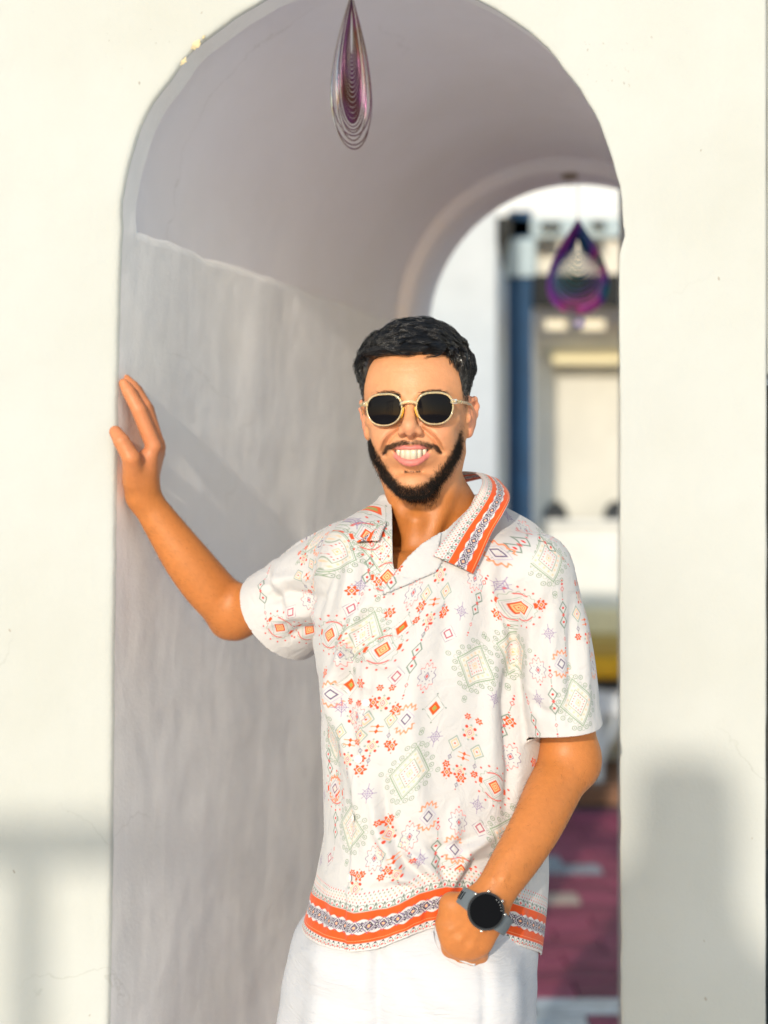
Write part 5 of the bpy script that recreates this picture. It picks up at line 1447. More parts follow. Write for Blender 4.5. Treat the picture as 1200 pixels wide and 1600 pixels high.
# --- stamp the print
CT = Canvas(-ULEN / 2, -.01, ULEN, .68, .00055); CL_ = Canvas(-.20, -.02, .40, .34, .00055); CRs = Canvas(-.25, -.02, .50, .30, .00055)
cand = {0: np.where((panel == 0) & sfront & (S_ < 0))[0], 1: np.where((panel == 1) & sfront & (S_ < 0))[0], 2: np.where((panel == 2) & sfront & (S_ < 0))[0]}
PR = [
 ('A', 742, 1040, 17), ('A', 640, 1208, 17), ('A', 567, 992, 8), ('A', 549, 1292, 8), ('A', 521, 1155, 4), ('A', 527, 862, 25), ('A', 792, 1312, 15), ('A', 800, 1018, 4), ('A', 857, 872, 0), ('A', 903, 1098, 2), ('A', 597, 858, 5),
 ('B', 628, 980, 15), ('B', 679, 1106, 14), ('B', 583, 795, 0), ('B', 660, 1386, 8), ('B', 549, 1070, 5),
 ('C', 776, 960, 5), ('C', 847, 945, 0), ('C', 563, 1068, 0), ('C', 583, 1098, 0), ('C', 618, 1108, 0), ('C', 612, 1166, 8), ('C', 562, 1203, 5), ('C', 698, 1206, 5), ('C', 658, 947, 5), ('C', 694, 955, 5), ('C', 549, 923, 0), ('C', 592, 908, 0), ('C', 636, 898, 0), ('C', 610, 957, 10), ('C', 606, 1360, 5), ('C', 560, 1369, 0), ('C', 607, 1282, 0), ('C', 720, 1215, 0), ('C', 797, 1128, 0), ('C', 508, 1052, 0), ('C', 834, 1192, 0),
 ('D', 721, 955, 8), ('D', 779, 914, 8), ('D', 664, 866, 5), ('D', 564, 915, 5), ('D', 555, 813, 25), ('D', 792, 805, 30), ('D', 774, 1092, 12), ('D', 680, 1151, 14), ('D', 746, 1257, 8), ('D', 855, 990, 0), ('D', 840, 1092, 0), ('D', 574, 1240, 8), ('D', 656, 1345, 5), ('D', 534, 1105, 0),
 ('E', 646, 927, 18), ('E', 742, 904, 15), ('E', 667, 1057, 15), ('E', 839, 1047, 0), ('E', 797, 1182, 10), ('E', 717, 1285, 5), ('E', 640, 1307, 2), ('E', 585, 1341, 5), ('E', 558, 1120, 5), ('E', 531, 1023, 8), ('E', 482, 937, 95), ('E', 823, 830, 30),
 ('F', 745, 944, 18), ('F', 646, 1030, 16), ('F', 787, 1135, 12), ('F', 867, 1097, -2), ('F', 880, 962, -4), ('F', 576, 892, 12), ('F', 681, 1335, 3), ('F', 812, 852, 40), ('F', 524, 1290, 0), ('F', 408, 925, 75), ('F', 515, 1190, 0),
 ('G', 727, 1172, 14), ('G', 681, 930, 12), ('G', 592, 1128, 14), ('G', 478, 893, 95), ('G', 911, 962, -4), ('G', 549, 1150, 5), ('G', 612, 1335, -12), ('G', 547, 1420, 0),
 ('H', 598, 1015, 12), ('H', 774, 1230, 5), ('H', 811, 950, 4), ('H', 605, 901, 5), ('H', 439, 981, 10), ('H', 514, 992, 5), ('H', 720, 1362, 0), ('H', 576, 838, 0), ('H', 525, 1235, 0),
 ('I', 777, 864, 20), ('I', 669, 1275, 8), ('I', 710, 1327, 0), ('I', 634, 1124, 10), ('I', 523, 1232, 5), ('I', 879, 1037, 0), ('I', 926, 1040, 0), ('I', 500, 850, 30), ('I', 516, 1085, 4),
 ('J', 700, 990, 12), ('J', 619, 1057, 12), ('J', 750, 1294, 8), ('J', 549, 951, 10), ('J', 455, 958, 20), ('J', 515, 1340, 5)]
used = {0: [], 1: [], 2: []}
cvs = {0: CT, 1: CL_, 2: CRs}
order = sorted(PR, key=lambda t: 'AHGFEIBJDC'.index(t[0]))
for kind, x, y, an in order:
    hits = []
    for pn in (0, 1, 2):
        c = cand[pn]
        d = np.hypot(spx2[c, 0] - x, spx2[c, 1] - y); k = d.argmin(); hits.append((d[k], pn, c[k]))
    hits.sort()
    for nth, (dd, pn, i) in enumerate(hits):
        if dd > (16 if nth == 0 else MOT[kind][1] * .8): continue
        mpp = sv[i, 1] / F
        u_, v_ = U[i] + (x - spx2[i, 0]) * mpp, Vv[i] - (y - spx2[i, 1]) * mpp
        stamp(cvs[pn], kind, u_, v_, an, 1.0); used[pn].append((u_, v_, MOT[kind][1] * mm))
rp = random.Random(5)
for pn, cvx in cvs.items():                        # the sides and back carry the same print
    for kind in 'AAAAAAAAHHHHHHHHGGGGGGGGFFFFFFFFEEEEEEEEEEEEIIIIIIIIIIBBBBBBBBBBJJJJJJJJDDDDDDDDDDDDDDDDCCCCCCCCCCCCCCCCCCCC' * (3 if pn == 0 else 1):
        for _ in range(12):
            u = rp.uniform(cvx.u0, cvx.u0 + cvx.w); v = rp.uniform(cvx.v0 + .02, cvx.v0 + cvx.h); r = MOT[kind][1] * mm * .8
            if pn == 0 and v < .085 + r * .5: continue
            if pn == 0 and -.22 < u < .20: continue
            if pn and abs(u) < .085 and v < .2: continue
            if all((u - a) ** 2 + (v - b) ** 2 > (r + c * .72) ** 2 for a, b, c in used[pn]):
                stamp(cvx, kind, u, v, rp.uniform(-6, 6), 1.0); used[pn].append((u, v, r)); break
uu = CT.u0 + (np.arange(CT.W) + .5) * CT.res; vv = CT.v0 + (np.arange(CT.H) + .5) * CT.res
Ug, Vg = np.meshgrid(uu, vv); border(CT, Vg * 1.13, Ug * 1.13)

def cloth_mat(name, image, rough=0.75):
    m, n, l, b = mat(name, tuple(CR_), rough, 0, 0.25)
    ti = n.new('ShaderNodeTexImage'); ti.image = image; ti.interpolation = 'Linear'; uv = n.new('ShaderNodeUVMap'); uv.uv_map = 'print'
    l.new(uv.outputs['UV'], ti.inputs['Vector']); l.new(ti.outputs['Color'], b.inputs['Base Color'])
    b.inputs['Sheen Weight'].default_value = 0.15
    tc = n.new('ShaderNodeTexCoord')
    a = n.new('ShaderNodeTexNoise'); a.inputs['Scale'].default_value = 38; a.inputs['Detail'].default_value = 4; a.inputs['Distortion'].default_value = .8
    l.new(tc.outputs['Object'], a.inputs['Vector']); bp = add_bump(n, l, b, a.outputs['Fac'], 0.42, 0.007)
    w = n.new('ShaderNodeTexNoise'); w.inputs['Scale'].default_value = 900; w.inputs['Detail'].default_value = 2
    l.new(tc.outputs['Object'], w.inputs['Vector']); add_bump(n, l, b, w.outputs['Fac'], 0.25, 0.0004, bp)
    return m
def add_uv(o, U_, V_, cvx, wrap=None):
    me = o.data; li = np.empty(len(me.loops), np.int32); me.loops.foreach_get('vertex_index', li)
    u = U_[li].copy(); v = V_[li]
    if wrap:
        f = u.reshape(-1, 4); hi = f.max(1); lo = f.min(1); bad = (hi - lo) > wrap / 2
        f[bad] = np.where(f[bad] < 0, f[bad] + wrap, f[bad]); u = f.ravel()
    uvl = me.uv_layers.new(name='print'); c = np.stack([(u - cvx.u0) / cvx.w, (v - cvx.v0) / cvx.h], 1).astype(f32)
    uvl.data.foreach_set('uv', c.ravel())
M_SH = {0: cloth_mat('printed_cloth', CT.image('torso_print')), 1: cloth_mat('printed_cloth_sleeve', CL_.image('sleeve_print')), 2: cloth_mat('printed_cloth_sleeve_raised', CRs.image('raised_sleeve_print'))}
M_SHIN = simple('cloth_inside', (0.70, 0.64, 0.60), 0.8, var=.04, scale=20, bump=.1)
shirt = None; SHN = vnormals(sv2, sq2)
fp = pan[sq2]; fpan = np.where((fp == 0).sum(1) >= 2, 0, np.where((fp == 1).sum(1) >= 2, 1, 2))
# each face belongs to one panel; its corners take that panel's flat coordinates
UV_ALL = {0: (uT[us], vT[us]), 1: (uL[us], -vL[us]), 2: (uR[us], -vR[us])}
def rim(v, q, nrm, name, m, parent, depth=.012, th=.0016):
    """turned-under edge along every open border"""
    e = np.concatenate([q[:, [0, 1]], q[:, [1, 2]], q[:, [2, 3]], q[:, [3, 0]]]); k = np.sort(e, 1)
    key = k[:, 0].astype(np.int64) * len(v) + k[:, 1]; un, idx, ct = np.unique(key, return_index=True, return_counts=True)
    be = e[idx[ct == 1]]; return be
for pn, nm in ((0, 'shirt'), (1, 'sleeve'), (2, 'sleeve')):
    f = sq2[fpan == pn]; uq, inv = np.unique(f, return_inverse=True); inv = inv.reshape(f.shape).astype(np.int32)
    o = mesh_obj(nm, sv2[uq], inv, M_SH[pn], man if pn == 0 else shirt, True)
    o.data.normals_split_custom_set_from_vertices([tuple(x) for x in SHN[uq]])
    add_uv(o, UV_ALL[pn][0][uq], UV_ALL[pn][1][uq], cvs[pn], ULEN if pn == 0 else (2 * math.pi * (.060 if pn == 1 else .068)))
    if pn == 0: shirt = o
# turned edges
alle = np.concatenate([sq2[:, [0, 1]], sq2[:, [1, 2]], sq2[:, [2, 3]], sq2[:, [3, 0]]]); kk = np.sort(alle, 1)
key = kk[:, 0].astype(np.int64) * len(sv2) + kk[:, 1]; un, idx, ct = np.unique(key, return_index=True, return_counts=True)
be = alle[idx[ct == 1]]; bu, binv = np.unique(be, return_inverse=True); binv = binv.reshape(be.shape)
inn = np.zeros((len(bu), 3)); cen = sv2[sq2].mean(1)
acc = np.zeros_like(sv2); cn_ = np.zeros(len(sv2))
for k in range(4): np.add.at(acc, sq2[:, k], cen); np.add.at(cn_, sq2[:, k], 1)
inn = acc[bu] / cn_[bu][:, None] - sv2[bu]; inn /= np.linalg.norm(inn, axis=1, keepdims=True) + 1e-9
nb_ = len(bu); e0 = sv2[bu]; nn_ = SHN[bu]
ring = [e0, e0 - inn * .0008 - nn_ * .0007, e0 - nn_ * .0020, e0 + inn * .006 - nn_ * .0034]
Vr = np.concatenate(ring); Fr = []
for r in range(3): Fr.append(np.stack([binv[:, 1] + r * nb_, binv[:, 0] + r * nb_, binv[:, 0] + (r + 1) * nb_, binv[:, 1] + (r + 1) * nb_], 1))
tag(mesh_obj('turned_hem', Vr, np.concatenate(Fr).astype(np.int32), M_SHIN, shirt, True), kind='stuff')
# ---------------------------------------------------------------- collar, lapel, buttons
fmask = SHN[:, 1] < 0.1; fpx = to_px(sv2)
def surf_depth(x, y):
    d = np.hypot(fpx[:, 0] - x, fpx[:, 1] - y); m = (d < 7) & fmask
    return float(sv2[m, 1].min()) if m.any() else None
INN = [(677, 868, 1.92), (692, 846, 1.93), (712, 819, 1.945), (735, 790, 1.962), (750, 764, 1.99), (753, 747, 2.03), (738, 737, 2.075), (700, 738, 2.13), (655, 745, 2.15), (622, 760, 2.13), (606, 780, 2.085), (604, 800, 2.05), (600, 824, 2.02), (592, 845, 2.0)]
OUTC = [(740, 897, 1.92), (753, 868, 1.925), (769, 832, 1.935), (787, 800, 1.955), (797, 777, 1.995), (788, 758, 2.045), (765, 745, 2.095), (705, 757, 2.165), (645, 768, 2.185), (598, 790, 2.165), (580, 806, 2.11), (573, 818, 2.07), (564, 832, 2.05), (557, 846, 2.03)]
def cvt(l, lift):
    out = []
    for (x, y, d) in l:
        s = surf_depth(x, y); dd = d
        if s is not None and y > 770 and d < 2.06: dd = min(s - lift, d + .02) if abs(s - lift - d) < .05 else d
        out.append(np.array(P(x, y, dd)))
    return out
ci, _ = spline(cvt(INN, .007), [0] * len(INN), 6); co, _ = spline(cvt(OUTC, .0045), [0] * len(OUTC), 6)
NVC = 12; cols = []
for a, b in zip(ci, co):
    a = a.astype(float); b = b.astype(float); row = []
    for k in range(NVC + 1):
        t = k / NVC; p = a * (1 - t) + b * t
        x_, y_ = 600 + p[0] * F / p[1], 775 - (p[2] - CAMZ) * F / p[1]
        s = surf_depth(x_, y_) if p[1] < 2.03 else None
        if s is not None and y_ > 790 and p[1] > s - .0045: p = np.array(P(x_, y_, s - .0045))
        p = p + np.array([0, -1, .35]) * (.0035 * math.sin(math.pi * t) + .0008 * math.sin(t * 9 + len(cols) * .5))
        row.append(p)
    cols.append(row)
L = np.array(cols); n1_, n2_ = L.shape[:2]
Lf = L.reshape(-1, 3); idx2 = lambda i, j: i * n2_ + j
Fq = np.array([(idx2(i, j), idx2(i, j + 1), idx2(i + 1, j + 1), idx2(i + 1, j)) for i in range(n1_ - 1) for j in range(n2_ - 1)], np.int32)
nrm = vnormals(Lf, Fq)
if nrm[n2_ * 3 + 5][1] > 0: Fq = Fq[:, ::-1]; nrm = -nrm
under_ = Lf - nrm * .0018
border_idx = [idx2(i, 0) for i in range(n1_)] + [idx2(n1_ - 1, j) for j in range(1, n2_)] + [idx2(i, n2_ - 1) for i in range(n1_ - 2, -1, -1)] + [idx2(0, j) for j in range(n2_ - 2, 0, -1)]
Nf = len(Lf); rimf = np.array([(border_idx[k], border_idx[(k + 1) % len(border_idx)], border_idx[(k + 1) % len(border_idx)] + Nf, border_idx[k] + Nf) for k in range(len(border_idx))], np.int32)
allF = np.concatenate([Fq, Fq[:, ::-1] + Nf, rimf])
CC = Canvas(0, 0, .80, .074, .0005)
uu = (np.arange(CC.W) + .5) * CC.res; vv = (np.arange(CC.H) + .5) * CC.res; Ug, Vg = np.meshgrid(uu, vv); border(CC, Vg + .0105, Ug)
M_COL = cloth_mat('collar_cloth', CC.image('collar_print'))
collar = mesh_obj('collar', np.concatenate([Lf, under_]), allF, M_COL, shirt, True)
mid = (ci + co) / 2; al = np.concatenate([[0], np.cumsum(np.linalg.norm(np.diff(mid, axis=0), axis=1))])
cu = np.repeat(al, n2_); cvv = np.tile((1 - np.arange(n2_) / NVC) * .0735, n1_)
add_uv(collar, np.concatenate([cu, cu]), np.concatenate([cvv, cvv]), CC)
# lapel
def patch(name, poly, lift, m, uvs, cvx, parent, grow_edge=None):
    s_ = -poly_sd(fpx, poly) * 2.0 / F
    s_ = np.where(fmask, s_, .05)
    v_, q_, u_ = clip_field(sv2, sq2, s_)
    q_ = q_[(pan[u_][q_] == 0).all(1)]
    n_ = SHN[u_]; v_ = v_ + n_ * lift
    o = mesh_obj(name, v_, q_, m, parent, True); add_uv(o, uvs[0][u_], uvs[1][u_], cvx); return o, v_, q_
LAP = [(616, 898), (618, 894), (638, 868), (660, 848), (690, 826), (684, 862), (690, 880), (679, 895), (640, 912), (606, 926), (598, 931), (600, 922)]
lp, lv_, lq_ = patch('lapel', LAP, .0034, M_SH[0], (uT[us] + .16, vT[us] - .2), CT, shirt)
sol = lp.modifiers.new('thickness', 'SOLIDIFY'); sol.thickness = .0028; sol.offset = -1
# pocket-less front: small pearl buttons down the opening
M_BTN = mat('pearl_button', (0.82, 0.76, 0.68), 0.2, 0, 0.6)[0]
for (x, y) in ((572, 1098), (560, 1186), (551, 1278), (545, 1372)):
    s = surf_depth(x, y); c = P(x, y, s - .0012); d = np.hypot(fpx[:, 0] - x, fpx[:, 1] - y); n_ = Vector(SHN[np.where(fmask, d, 1e9).argmin()])
    bm = bmesh.new(); R_ = n_.to_track_quat('Z', 'Y').to_matrix().to_4x4()
    bmesh.ops.create_cone(bm, cap_ends=True, segments=20, radius1=.0052, radius2=.0048, depth=.0018, matrix=Matrix.Translation(c) @ R_)
    for k in range(4):
        a = k * math.pi / 2 + .78
        r = bmesh.ops.create_cone(bm, cap_ends=True, segments=8, radius1=.0006, radius2=.0006, depth=.0004, matrix=Matrix.Translation(c + R_.to_3x3() @ Vector((.0014 * math.cos(a), .0014 * math.sin(a), .001))) @ R_)
    bm_obj('button', bm, M_BTN, shirt)
# ================================================================ TROUSERS AND SHOES
tf = Field()
def hip_sdf(p):
    d = torso_sdf(p, -.010)
    return np.maximum(d, p[..., 2] - 1.045)
tf.add(lambda p: hip_sdf(p).astype(f32), (.06, 2.04, .93), .33, .02)
limb(tf, [WP(556, 1500, 2.075), WP(528, 1640, 2.08), (-.070, 2.085, .55), (-.075, 2.11, .10)], [.094, .089, .077, .068], .030)
limb(tf, [WP(700, 1500, 2.030), WP(716, 1640, 2.01), (.115, 1.985, .55), (.13, 1.99, .10)], [.107, .102, .082, .070], .030)
tf.ell(WP(722, 1560, 1.925), (.068, .046, .066), .07)                 # cloth raised over the hidden fingers
tvv, tq = polygonize(tf, (-.24, 1.84, .03), (.33, 2.24, 1.06), .0042)
tpx = to_px(tvv); tn = vnormals(tvv, tq)
def tfold(pts, amp, w):
    P2 = np.array(pts, float); best = np.full(len(tvv), 1e9)
    for a, b in zip(P2[:-1], P2[1:]):
        ab = b - a; t = np.clip(((tpx - a) @ ab) / (ab @ ab), 0, 1); best = np.minimum(best, np.linalg.norm(tpx - a - t[:, None] * ab, axis=1))
    return amp * mm * np.exp(-(best / w) ** 2) * (tn[:, 1] < .2)
td_ = tfold([(590, 1470), (588, 1540), (592, 1640)], -4, 8) + tfold([(572, 1480), (566, 1560), (570, 1650)], 4, 14) + tfold([(615, 1480), (620, 1560), (612, 1650)], 4, 14)
td_ += tfold([(480, 1490), (520, 1530), (575, 1548)], 3, 13) + tfold([(460, 1540), (520, 1570), (570, 1580)], -2.5, 10) + tfold([(640, 1500), (690, 1560), (740, 1590)], 3, 14) + tfold([(600, 1500), (650, 1560), (700, 1640)], -2.6, 12)
td_ += tfold([(756, 1512), (758, 1560), (754, 1660)], -2.5, 7) + tfold([(775, 1510), (778, 1600)], 2.0, 13) + tfold([(810, 1500), (800, 1600)], 3, 12) + tfold([(500, 1480), (490, 1600)], 3, 14)
td_ += .0016 * snoise(tvv * np.array([1, 1, .8]), 48, 31) + .0008 * snoise(tvv * np.array([.5, .5, 1.6]), 110, 32)
tvv = tvv + tn * td_[:, None]
m, n, l, b = mat('white_linen', (0.52, 0.52, 0.55), 0.85, 0, 0.2)
tc = n.new('ShaderNodeTexCoord'); mp_ = n.new('ShaderNodeMapping'); mp_.inputs['Scale'].default_value = (.35, .35, 1.6)
l.new(tc.outputs['Object'], mp_.inputs[0]); a = n.new('ShaderNodeTexNoise'); a.inputs['Scale'].default_value = 75; a.inputs['Detail'].default_value = 5; a.inputs['Distortion'].default_value = 1.2
l.new(mp_.outputs[0], a.inputs['Vector']); bp = add_bump(n, l, b, a.outputs['Fac'], .55, .0035)
a2 = n.new('ShaderNodeTexNoise'); a2.inputs['Scale'].default_value = 700; l.new(tc.outputs['Object'], a2.inputs['Vector']); add_bump(n, l, b, a2.outputs['Fac'], .3, .0005, bp)
M_LIN = m
# pocket opening: the cloth stops along a curve in front of the hand
POCK = [(676, 1330), (680, 1440), (686, 1462), (700, 1482), (722, 1496), (745, 1503), (757, 1499), (766, 1486), (773, 1470), (782, 1440), (790, 1330)]
tpx = to_px(tvv); cs = poly_sd(tpx, POCK) * 1.9 / F; cs = np.where((tn[:, 1] < .3) & (tpx[:, 0] > 670), cs, -.05)
cs = np.maximum(cs, tvv[:, 2] - 1.03)
tv2, tq2, tu = clip_field(tvv, tq, cs)
tr_o = mesh_obj('trousers', tv2, tq2, M_LIN, man, True)
fm2 = (vnormals(tv2, tq2)[:, 1] < .2); tp2 = to_px(tv2)
def tdepth(x, y):
    d = np.hypot(tp2[:, 0] - x, tp2[:, 1] - y); mk = fm2 & (d < 12)
    return float(np.median(tv2[mk, 1])) if mk.any() else 1.90
pts = [(681, 1446), (685, 1464), (697, 1485), (712, 1496), (728, 1503), (742, 1507)]
pp, _ = spline([np.array(P(x, y, min(tdepth(x, y + 4), 1.905) - .002)) for x, y in pts], [0] * 6, 5)
V, Fc = tube_arrays(pp, .0020, 8); mesh_obj('pocket_welt', V, Fc, M_LIN, tr_o, True)
pp2 = [p + np.array([-.004, -.0005, -.0075]) for p in pp]
V, Fc = tube_arrays(pp2, .0009, 6); mesh_obj('pocket_stitch', V, Fc, M_LIN, tr_o, True)
# pocket lining seen beside the hand
M_SHOE = simple('white_leather', (0.70, 0.69, 0.66), .45, var=.05, bump=.1); M_SOLE = simple('pale_sole', (0.55, 0.52, 0.46), .7, bump=0)
for (x, y, an) in ((-.075, 2.06, -.25), (.13, 1.94, .12)):
    sf = Field(); d_ = np.array([math.sin(an), -math.cos(an), 0]); c = np.array([x, y, 0.])
    sf.cone(c - d_ * .09 + [0, 0, .055], c + d_ * .06 + [0, 0, .045], .038, .036, .02); sf.cone(c + d_ * .06 + [0, 0, .040], c + d_ * .14 + [0, 0, .034], .038, .030, .02)
    sf.cone(c - d_ * .05 + [0, 0, .06], c - d_ * .05 + [0, 0, .115], .040, .038, .02)
    v_, q_ = polygonize(sf, c - [.2, .25, 0] , c + [.2, .25, .17], .006)
    v_[:, 2] = np.maximum(v_[:, 2], .022)
    sh_ = mesh_obj('shoe', v_, q_, M_SHOE, man, True)
    so = []; 
    V = []; ns = 28
    for zz_ in (0.001, .024):
        for k in range(ns):
            a = 2 * math.pi * k / ns; yy_ = math.cos(a) * .148 + .022; xx_ = math.sin(a) * (.044 + .006 * math.cos(a))
            s_ = np.array([d_[1], -d_[0], 0]); pnt = c + d_ * yy_ + s_ * xx_; V.append((pnt[0], pnt[1], zz_))
    Fc = [tuple(range(ns))[::-1], tuple(range(ns, 2 * ns))] + [(k, (k + 1) % ns, (k + 1) % ns + ns, k + ns) for k in range(ns)]
    mesh_obj('sole', V, Fc, M_SOLE, sh_)

# ================================================================ WRIST WATCH (worn: a thing of its own)
WC = np.array(P(756, 1424, 1.868)); wax = unit(np.array(kn[1] + kn[2]) / 2 - np.array(WP(808, 1340, 1.902))).astype(float)
wn_ = np.array([-.10, -1.0, .12]); wn_ = unit(wn_ - wax * (wn_ @ wax)); wsd = np.cross(wax, wn_)
ww = thing('wrist_watch', 'round black-faced sports watch on a grey strap, on the wrist going into the pocket', 'watch', tuple(WC - [0, .03, 0]))
M_STRAP = simple('grey_silicone', (0.115, 0.135, 0.15), .55, var=.06, bump=0); M_BEZ = mat('dark_bezel', (0.03, 0.032, 0.035), .28, .9)[0]
M_GLS = mat('watch_glass', (0.003, 0.003, 0.004), .12, 0, .04)[0]; M_STL = mat('bright_steel', (0.72, 0.70, 0.66), .22, 1.0)[0]; M_MARK = mat('dial_marks', (0.35, .36, .36), .5)[0]
# strap: flat band round the wrist
NSG = 48; ra, rb = .0345, .0275; V = []; Fc = []
for i in range(NSG):
    a = 2 * math.pi * i / NSG; c = WC + wsd * (math.sin(a) * ra) + wn_ * (math.cos(a) * rb); on = unit(wsd * math.sin(a) / ra + wn_ * math.cos(a) / rb)
    hw = .0108 + .003 * max(0, math.cos(a)) ** 3
    for (s, t) in ((-1, 0), (1, 0), (1.0, .0024), (.86, .0030), (-.86, .0030), (-1, .0024)): V.append(c + wax * (s * hw) + on * t)
for i in range(NSG):
    j = (i + 1) % NSG
    for k in range(6): Fc.append((i * 6 + k, j * 6 + k, j * 6 + (k + 1) % 6, i * 6 + (k + 1) % 6))
stp = mesh_obj('strap', V, Fc, M_STRAP, ww)
for i, a in enumerate((1.06, 1.20, 1.34)):
    c = WC + wsd * (math.sin(a) * (ra + .0033)) + wn_ * (math.cos(a) * (rb + .0033))
    on = Vector(unit(wsd * math.sin(a) / ra + wn_ * math.cos(a) / rb)); R_ = Matrix((Vector(wax), on.cross(Vector(wax)), on)).transposed()
    box('slot', c, (.0110, .0013, .0008), M_GLS, stp, R_)
RW = Matrix((Vector(wsd), Vector(wax), Vector(wn_))).transposed().to_4x4()
top = Vector(WC + wn_ * (rb + .001))
def disc(name, r1, r2, h, off, m, parent=ww, seg=48, bev=.0008):
    bm = bmesh.new(); bmesh.ops.create_cone(bm, cap_ends=True, segments=seg, radius1=r1, radius2=r2, depth=h, matrix=Matrix.Translation(top + Vector(wn_) * off) @ RW)
    if bev: bmesh.ops.bevel(bm, geom=[e for e in bm.edges if len(e.link_faces) == 2 and e.calc_face_angle(0) > .6], offset=bev, segments=3, affect='EDGES')
    return bm_obj(name, bm, m, parent)
cs_ = disc('case', .0232, .0232, .0095, .0035, M_BEZ, bev=.0015)
disc('bezel', .0226, .0212, .0026, .0093, M_BEZ); disc('screen', .0204, .0202, .0006, .0107, M_GLS, bev=.0002)
for i in range(5):
    a = math.radians(100 + i * 11); c = top + Vector(wn_) * .0110 + Vector(wsd) * (.0188 * math.cos(a)) * 1 + Vector(wax) * (-.0188 * math.sin(a))
    box('mark', c, (.0011, .0006, .0002), M_MARK, cs_, RW.to_3x3())
for a in (25, 65, 115, 155, 250):
    a = math.radians(a); dr_ = Vector(wsd) * math.cos(a) + Vector(wax) * -math.sin(a)
    p0 = top + Vector(wn_) * .0042 + dr_ * .0225; tube('button', [p0, p0 + dr_ * .0026, p0 + dr_ * .0030], [.0019, .0019, .0014], M_STL, ww, 12)
# ================================================================ HANGING WIND SPINNERS
def irid(name, stops, metal=.85, rough=.28):
    m, n, l, b = mat(name, (.3, .1, .4), rough, metal)
    tc = n.new('ShaderNodeTexCoord'); nz = n.new('ShaderNodeTexNoise'); nz.inputs['Scale'].default_value = 9; nz.inputs['Detail'].default_value = 1
    l.new(tc.outputs['Object'], nz.inputs['Vector']); cr = n.new('ShaderNodeValToRGB'); l.new(nz.outputs['Fac'], cr.inputs['Fac'])
    e = cr.color_ramp.elements; e[0].position, e[0].color = stops[0][0], (*stops[0][1], 1); e[1].position, e[1].color = stops[-1][0], (*stops[-1][1], 1)
    for p_, c in stops[1:-1]: k = e.new(p_); k.color = (*c, 1)
    l.new(cr.outputs['Color'], b.inputs['Base Color']); return m
M_SP1 = irid('purple_anodised_steel', [(.3, (.03, .02, .06)), (.42, (.12, .04, .09)), (.52, (.17, .05, .15)), (.62, (.13, .045, .03)), (.75, (.01, .03, .15))])
M_SP2 = irid('blue_anodised_steel', [(.3, (.0, .16, .16)), (.42, (.02, .08, .25)), (.5, (.10, .03, .30)), (.6, (.22, .04, .22)), (.72, (.0, .16, .14))])
M_EDGE = mat('bare_cut_edge', (.78, .74, .66), .25, 1.0)[0]
M_ROPE = mat('nylon_line', (.75, .75, .75), .5)[0]
def drop(w, h, n=40):
    """outline of a teardrop, point at the top; origin at the point"""
    out = []
    for i in range(n):
        a = 2 * math.pi * i / n
        y = -h * (1 - math.cos(a)) / 2; x = w / 2 * math.sin(a) * (math.sin(abs(a if a <= math.pi else 2 * math.pi - a) / 2)) ** 1.25 * 1.16
        out.append((x, y))
    return out
def spinner(name, label, top_, W_, Ht, n_rings, turn0, dturn, mt, fan=None, band_=.0022, ball=False, group=None):
    t_ = thing(name, label, 'wind spinner', tuple(top_), group)
    for r in range(n_rings):
        f = 1 - r / n_rings * .93
        w, h = W_ * f, Ht * (0.30 + 0.70 * f) if False else Ht * (1 - r * (.78 / n_rings))
        yt = 0 - 0.012 * r / n_rings * Ht * 4
        o = drop(w, h - (-yt) * 0, 44); i_ = drop(max(w - 2 * band_, w * .5), h - 2.0 * band_, 44)
        ang = turn0 + (fan(r) if fan else dturn * r)
        c, s = math.cos(ang), math.sin(ang); th = .0006; V = []
        for ring, dy in ((o, -th), (i_, -th), (i_, th), (o, th)):
            for (x, z) in ring:
                zz_ = z + (-band_ if ring is i_ else 0)
                V.append((top_[0] + x * c - dy * s, top_[1] + x * s + dy * c, top_[2] + yt + zz_))
        n = 44; Fc = []
        for k in range(4):
            for i in range(n): Fc.append((k * n + i, k * n + (i + 1) % n, ((k + 1) % 4) * n + (i + 1) % n, ((k + 1) % 4) * n + i))
        o_ = mesh_obj('ring', V, Fc, mt, t_)
        o_.data.materials.append(M_EDGE)
        mi_ = np.zeros(len(o_.data.polygons), np.int32); mi_[n:2 * n] = 1; mi_[3 * n:] = 1; o_.data.polygons.foreach_set('material_index', mi_)
    return t_
